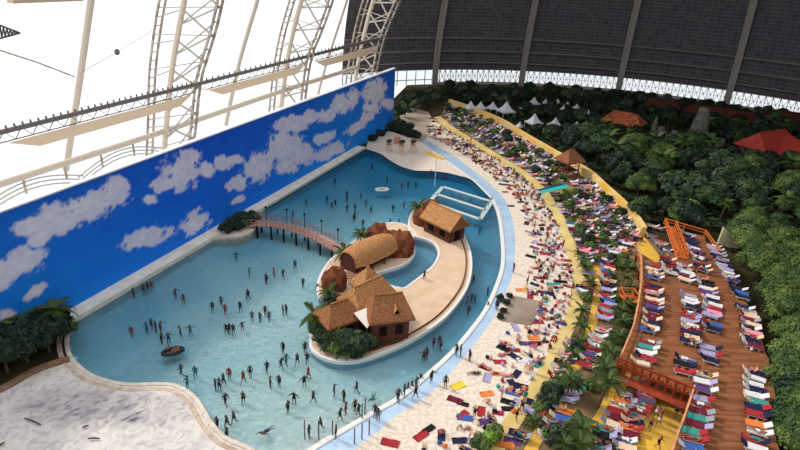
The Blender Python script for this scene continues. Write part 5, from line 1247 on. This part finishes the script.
# beach: named pieces first
for x, y, c, a, s_ in [(458, 386, 'yellow', .5, 1.25), (390, 443, 'red', -.3, 1.3), (421, 436, 'red', .7, 1.2), (429, 429, 'black', .7, 1.0), (465, 418, 'blue', -.2, 1.2), (508, 402, 'black', -.4, 1.15), (513, 393, 'blue', -.4, 1.2), (521, 386, 'black', -.4, 1.1), (498, 413, 'red', -.3, .9), (455, 400, 'maroon', -.5, 1.2), (463, 404, 'black', -.4, .9),
    (487, 394, 'orange', .2, 1.1), (500, 362, 'red', 0, 1.1), (514, 350, 'red', -.2, 1.1), (546, 254, 'red', -.25, 1.5), (545, 250, 'white', -.25, 1.3), (554, 285, 'teal', -.1, 1.5), (538, 268, 'red', .1, 1.1), (534, 338, 'orange', 0, 1.1), (536, 343, 'red', 0, 1.0), (546, 342, 'maroon', 0, .8), (505, 192, 'red', 0, 1.0), (516, 195, 'red', -.5, 1.2), (511, 206, 'navy', 0, 1.0), (540, 309, 'blue', -.2, 1.2), (537, 322, 'red', 0, 1.3), (521, 290, 'orange', 0, 1.1), (527, 291, 'yellow', 0, 1.0), (486, 421, 'purple', .3, 1.2), (505, 445, 'orange', -.3, 1.3), (512, 441, 'purple', -.3, 1.2)]:
    p = G(x, y, .05); b_ = G(x + 10, y, .05) - p; towel(p, math.atan2(b_.y, b_.x) + a, c, 'laid flat on the sand', 'towels on the beach', s_ * .72)
sandw = strip_o + pathA_l[::-1] if False else sand_poly
sx_ = [p.x for p in sand_poly]; sy_ = [p.y for p in sand_poly]
sq = w2([(510, 294), (543, 300), (532, 329), (498, 324)])
strips = resample(strip_o, step=1)
cnt = 0; tries = 0; placed = []
sand_cols = ['white'] * 2 + ['maroon', 'grey', 'black'] + ['red'] * 3 + ['navy'] * 3 + ['pink', 'black', 'black', 'purple', 'beige', 'beige', 'lilac', 'lilac', 'grey', 'maroon', 'blue', 'orange', 'teal']
crowd = MB(); crowd_m = [SK[0], SK[1], HR[0], SW['black'], SW['red'], SW['navy']]
def crowd_add(p, pose, rz):
    vs, fs, rg = GEO[pose]; R = Matrix.Rotation(rz, 3, 'Z'); o_ = len(crowd.v); crowd.v += [tuple(R @ v + p) for v in vs]; crowd.f += [tuple(i + o_ for i in f) for f in fs]
    a, b_ = random.choice((0, 1)), random.choice((3, 4, 5)); crowd.m += [{0: a, 1: 2, 2: b_, 3: a}[r] for r in rg]
def rnd_person(p, rz, poses, spot, group, parts):
    pose = random.choice(poses)
    if NP[0] >= 300: crowd_add(p, pose, rz); return
    NP[0] += 1; hr = random.choice((0, 1, 2)); sw = random.choice(list(SW)); suit = random.random() < .45
    act = {'lying on the back': 'lying flat', 'lying with bent knees': 'lying with bent knees', 'sitting': 'sitting', 'standing': 'standing', 'walking': 'walking', 'wading with arms out': 'standing arms apart'}[pose]
    person(p, pose, rz, sw, suit, random.choice((0, 0, 1)), hr, '%s person in %s %s %s %s, %s' % (HN[hr], sw, 'swimsuit' if suit else 'trunks', act, spot, where(p)), group, parts)
while tries < 40000 and cnt < 900:
    tries += 1; q = Vector((random.uniform(min(sx_), max(sx_)), random.uniform(min(sy_), max(sy_)), .05))
    if not inside(q, sand_poly) or inside(q, sq): continue
    px = PX(q)
    if px[1] > 458 or px[0] < 360: continue
    d = min((q.xy - s_.xy).length for s_ in strips[::3])
    lo = 2.6 if px[1] < 380 else 4.5
    if d < lo or random.random() > min(1, (d - lo + 1.2) / 5): continue
    if px[1] > 350 and random.random() < .3: continue
    if any((q.xy - k.xy).length < 1.0 for k in placed): continue
    placed.append(q); cnt += 1
placed.sort(key=lambda p: -PX(p)[1])
for q in placed:
    near = PX(q)[1] > 330; rz = AZ * -1 + random.choice((0, PI / 2)) + random.gauss(0, .35); r_ = random.random()
    if r_ < .42:
        towel(q, rz, random.choice(sand_cols), 'laid on the sand', 'towels on the beach', random.uniform(.65, .9))
        if random.random() < .5: rnd_person(q + Vector((0, 0, .03)), rz - PI / 2, ['lying on the back', 'lying with bent knees', 'sitting', 'lying on the back'], 'on a towel', 'sunbathers on the beach', near)
    elif r_ < .76: rnd_person(q, random.uniform(0, 6.28), ['sitting', 'lying with bent knees', 'standing', 'sitting', 'lying on the back'], 'on the sand', 'sunbathers on the beach', near)
    else: bag(q, random.choice(sand_cols), 'on the sand', 'bags on the beach')
    if random.random() < .3: bag(q + Vector((random.uniform(-.8, .8), random.uniform(-.8, .8), 0)), random.choice(sand_cols), 'on the sand', 'bags on the beach')

# upper terrace between the pale path and the cream wall
A_ = resample(pathA_r[2:44], n=80); W_ = resample(wallL, n=80); rows = 8
for k_ in range(rows):
    kk = .07 + .86 * k_ / (rows - 1); ln = [between(A_, W_, i / 79, kk) for i in range(80)]; P = resample(ln, step=1.25)
    for i, p in enumerate(P):
        if random.random() < .16: continue
        px = PX(p)
        if px[0] > 594 - 0 and px[1] > 255 or px[1] < 106: continue
        if (p.xy - G(560, 190).xy).length < 3.2 or (p.xy - G(567, 178).xy).length < 3.2: continue
        t = (P[min(i + 1, len(P) - 1)] - P[max(i - 1, 0)]); rz = math.atan2(t.y, t.x) + PI / 2 + random.uniform(-.25, .25); p = Vector((p.x + random.uniform(-.3, .3), p.y + random.uniform(-.3, .3), .05))
        if (k_ in (1, 4) and random.random() < .45) or random.random() < .08: shrub(random.choice(('dark', 'green', 'green')), p, random.uniform(.8, 1.2)); continue
        lounger(p, rz, random.choice(['white', 'lilac', 'grey', 'navy', 'maroon', 'beige', 'grey', 'purple', 'pink', 'black']), 'on the upper terrace', 'loungers on the upper terrace')
        if random.random() < .5: towel(p + Vector((0, 0, .41)), rz, random.choice(['pink', 'maroon', 'purple', 'lilac', 'grey', 'navy', 'beige', 'black', 'white', 'blue', 'orange']), 'over an upper terrace lounger', 'towels on the upper terrace')
        if random.random() < .4: rnd_person(p + Vector((0, 0, .44)) if random.random() < .5 else p + Vector((.6, .6, 0)), rz - PI / 2, ['lying on the back', 'sitting', 'lying with bent knees'], 'on the upper terrace', 'people on the upper terrace', False)
# what is past counting: further loungers, towels, people far off
if extra_l:
    mb = MB()
    base = {}
    for p, rz, col in extra_l:
        q = lounger_parts('white', False); R = Matrix.Rotation(rz, 3, 'Z'); mi = ['white', 'lilac', 'navy', 'maroon', 'beige', 'red', 'pink', 'grey', 'black'].index(col) + 1 if col in ['white', 'lilac', 'navy', 'maroon', 'beige', 'red', 'pink', 'grey', 'black'] else 1
        o_ = len(mb.v); mb.v += [tuple(R @ v.co + p) for v in q.vertices]; mb.f += [tuple(i + o_ for i in f.vertices) for f in q.polygons]; mb.m += [0 if f.material_index == 0 else mi for f in q.polygons]; bpy.data.meshes.remove(q)
    tag(mb.build('distant_loungers', [M_white] + [TW[c] for c in ['white', 'lilac', 'navy', 'maroon', 'beige', 'red', 'pink', 'grey', 'black']]), 'mass of small distant loungers filling the farther rows of the upper terrace', 'sun lounger', kind='stuff')
if extra_t:
    mb = MB(); keys = list(TW)
    for p, rz, col in extra_t:
        R = Matrix.Rotation(rz, 3, 'Z'); m_ = TM.get(col) or cloth_mesh(1.85, .95, TW[col]); TM[col] = m_; o_ = len(mb.v); mb.v += [tuple(R @ v.co + p) for v in m_.vertices]; mb.f += [tuple(i + o_ for i in f.vertices) for f in m_.polygons]; mb.m += [keys.index(col)] * len(m_.polygons)
    tag(mb.build('distant_towels', [TW[c] for c in keys]), 'mass of small distant towels on the farther beach and upper terrace', 'towel', kind='stuff')
if crowd.v: tag(crowd.build('distant_crowd', crowd_m, smooth=True), 'dense far crowd of sunbathers on the upper beach and terrace', 'crowd', kind='stuff')

# terrace palms and shrubs
gp = 'palms planted between the yellow paths'
for x, y, h, s_, l in [(567, 397, 4.5, .95, 'tall palm at the sand edge with its crown over the pale path'), (570, 396, 3.2, .9, 'shorter leaning palm beside the tall palm at the sand edge')]:
    palm(G(x, y), h, None, s_, l, gp)
for x, y, h, s_ in [(598, 408, 4.5, 1.25), (583, 440, 2.2, 1.1), (560, 455, 2.2, 1.0), (575, 455, 2.2, 1.1), (604, 385, 3.2, 1.2), (600, 372, 2.2, 1.0), (610, 362, 2.2, 1.0), (618, 345, 2.2, 1.0), (622, 330, 2.2, 1.0), (617, 318, 2.2, .9), (626, 312, 2.2, .95), (628, 295, 2.2, .9), (622, 285, 2.2, .9), (628, 275, 2.2, .85), (620, 268, 1.2, .9), (612, 278, 1.2, .8), (614, 340, 1.2, .9),
                 (588, 288, 2.2, .9), (586, 274, 2.2, .9), (583, 318, 2.2, .9), (580, 332, 2.2, .9), (578, 345, 1.2, .85), (571, 358, 1.2, .85), (585, 262, 1.2, .8), (577, 255, 1.2, .7), (563, 372, 1.2, .7), (534, 424, 1.2, .8)]:
    p = G(x, y); palm(p, h, None, s_, 'palm %s %s' % ({1.2: 'with a very short trunk', 2.2: 'of medium height', 3.2: 'with a long trunk', 4.5: 'with a tall trunk'}[h], where(p)), gp, fronds=(y > 300))
gq = 'palms on the upper terrace'
for x, y, h, s_ in [(560, 202, 2.2, .8), (566, 212, 2.2, .9), (574, 222, 2.2, .8), (588, 218, 2.2, .8), (600, 238, 2.2, .85), (590, 243, 1.2, .9), (580, 236, 1.2, .8), (622, 240, 2.2, .9), (610, 246, 1.2, .8), (616, 226, 2.2, .8), (602, 208, 2.2, .8), (590, 198, 1.2, .8), (575, 205, 1.2, .8), (545, 175, 2.2, .8), (530, 162, 2.2, .75), (515, 152, 2.2, .8), (500, 146, 2.2, .7), (488, 136, 2.2, .8), (478, 130, 2.2, .8), (468, 124, 2.2, .7), (505, 138, 2.2, .8), (522, 150, 2.2, .8), (538, 160, 2.2, .8), (455, 118, 2.2, .7), (548, 166, 2.2, .8), (497, 132, 1.2, .9), (465, 116, 2.2, .7)]:
    p = G(x, y); palm(p, h, None, s_, 'upper terrace palm ' + where(p), gq, fronds=False)
for x, y, k_, s_ in [(555, 188, 'lime', 1.2), (553, 172, 'lime', 1.0), (566, 198, 'lime', 1.2), (562, 180, 'green', 1.0), (491, 441, 'lime', 1.1), (494, 436, 'green', 1.1), (480, 448, 'green', 1.0), (484, 444, 'lime', .8), (546, 438, 'lime', .8), (570, 432, 'green', 1.1), (578, 424, 'green', 1.0), (590, 388, 'green', 1.0), (557, 446, 'dark', 1.1), (566, 446, 'dark', 1.0), (586, 300, 'green', .9), (577, 352, 'dark', .9), (552, 396, 'dark', 1.0), (546, 404, 'dark', 1.0), (540, 412, 'green', .9), (558, 388, 'green', .9), (500, 300, 'dark', .5), (506, 304, 'dark', .5), (503, 312, 'dark', .5), (500, 318, 'dark', .5), (509, 297, 'dark', .5), (624, 300, 'dark', 1.0), (616, 300, 'green', .9), (626, 325, 'dark', 1.0), (606, 350, 'green', 1.0), (624, 258, 'green', .9), (612, 262, 'dark', .8), (630, 268, 'green', .9)]:
    p = G(x, y, .08); shrub(k_, p, s_)
# orange climbing frame beside the deck's left railing
e = empty('climbing_platform', G(627, 306)); mb = MB()
for a in (-.9, .9): 
    for b_ in (-1.1, 1.1): MB().box((a, b_, 1.1), (.15, .15, 2.2)).build('post', M_orange, e)
for z in (1.2, 2.1):
    for a in (-.9, .9): mb.bar((a, -1.1, z), (a, 1.1, z), .13)
    for b_ in (-1.1, 1.1): mb.bar((-.9, b_, z), (.9, b_, z), .13)
mb.build('top_rail', M_orange, e); MB().box((0, 0, 1.1), (1.8, 2.2, .1)).build('platform', M_orange, e)
tag(e, 'small orange timber frame platform below the left railing of the deck', 'platform')
# log and scraps on the pale bank
for x, y, L_, a, l in [(33, 423, 2.0, -.35, 'long dark log lying on the pale left bank'), (94, 440, 1.0, .1, 'short dark log lying at the bottom of the pale bank'), (86, 428, .5, .6, 'small dark piece of wood near the middle of the pale bank'), (2, 446, .6, 1.2, 'small dark stump at the bottom left corner')]:
    mb = MB().tube([(-L_ / 2, 0, .18), (0, .06, .2), (L_ / 2, 0, .17)], [.07, .08, .06], 8); o = mb.build('log', mat('old_log', (96, 84, 74), .9, .1, scale=2, rgb2=(70, 60, 54))); o.location = G(x, y, .06); o.rotation_euler.z = a; tag(o, l, 'log')

# ------------------------------------------------------------------ labels: tell equal ones apart by their order in the picture
ORD = ['first', 'second', 'third', 'fourth', 'fifth', 'sixth', 'seventh', 'eighth', 'ninth', 'tenth', 'eleventh', 'twelfth', 'thirteenth', 'fourteenth', 'fifteenth', 'sixteenth', 'seventeenth', 'eighteenth', 'nineteenth', 'twentieth', 'twenty-first', 'twenty-second', 'twenty-third', 'twenty-fourth']
by = {}
for o, p in REG: by.setdefault(o['label'], []).append((o, p))
for lab, L_ in by.items():
    if len(L_) > 1:
        g = L_[0][0]['group']; L_.sort(key=lambda q: PX(q[1])[0])
        for i, (o, p) in enumerate(L_):
            o['group'] = g
            if len(L_) <= len(ORD): o['label'] = lab + ', ' + ORD[i] + ' from left'
for o in bpy.data.objects:
    l = o.get('label')
    if not l: continue
    n_w = lambda t: len(t.replace(',', ' ').split())
    for a, b in (('sun lounger', 'lounger'), (' on the upper terrace', ' upper terrace'), (' on a towel', ''), (' in front of', ' before'), (' the ', ' '), (' slightly', ''), (' from left', ' leftmost')):
        if n_w(l) <= 16: break
        l = l.replace(a, b)
    o['label'] = l
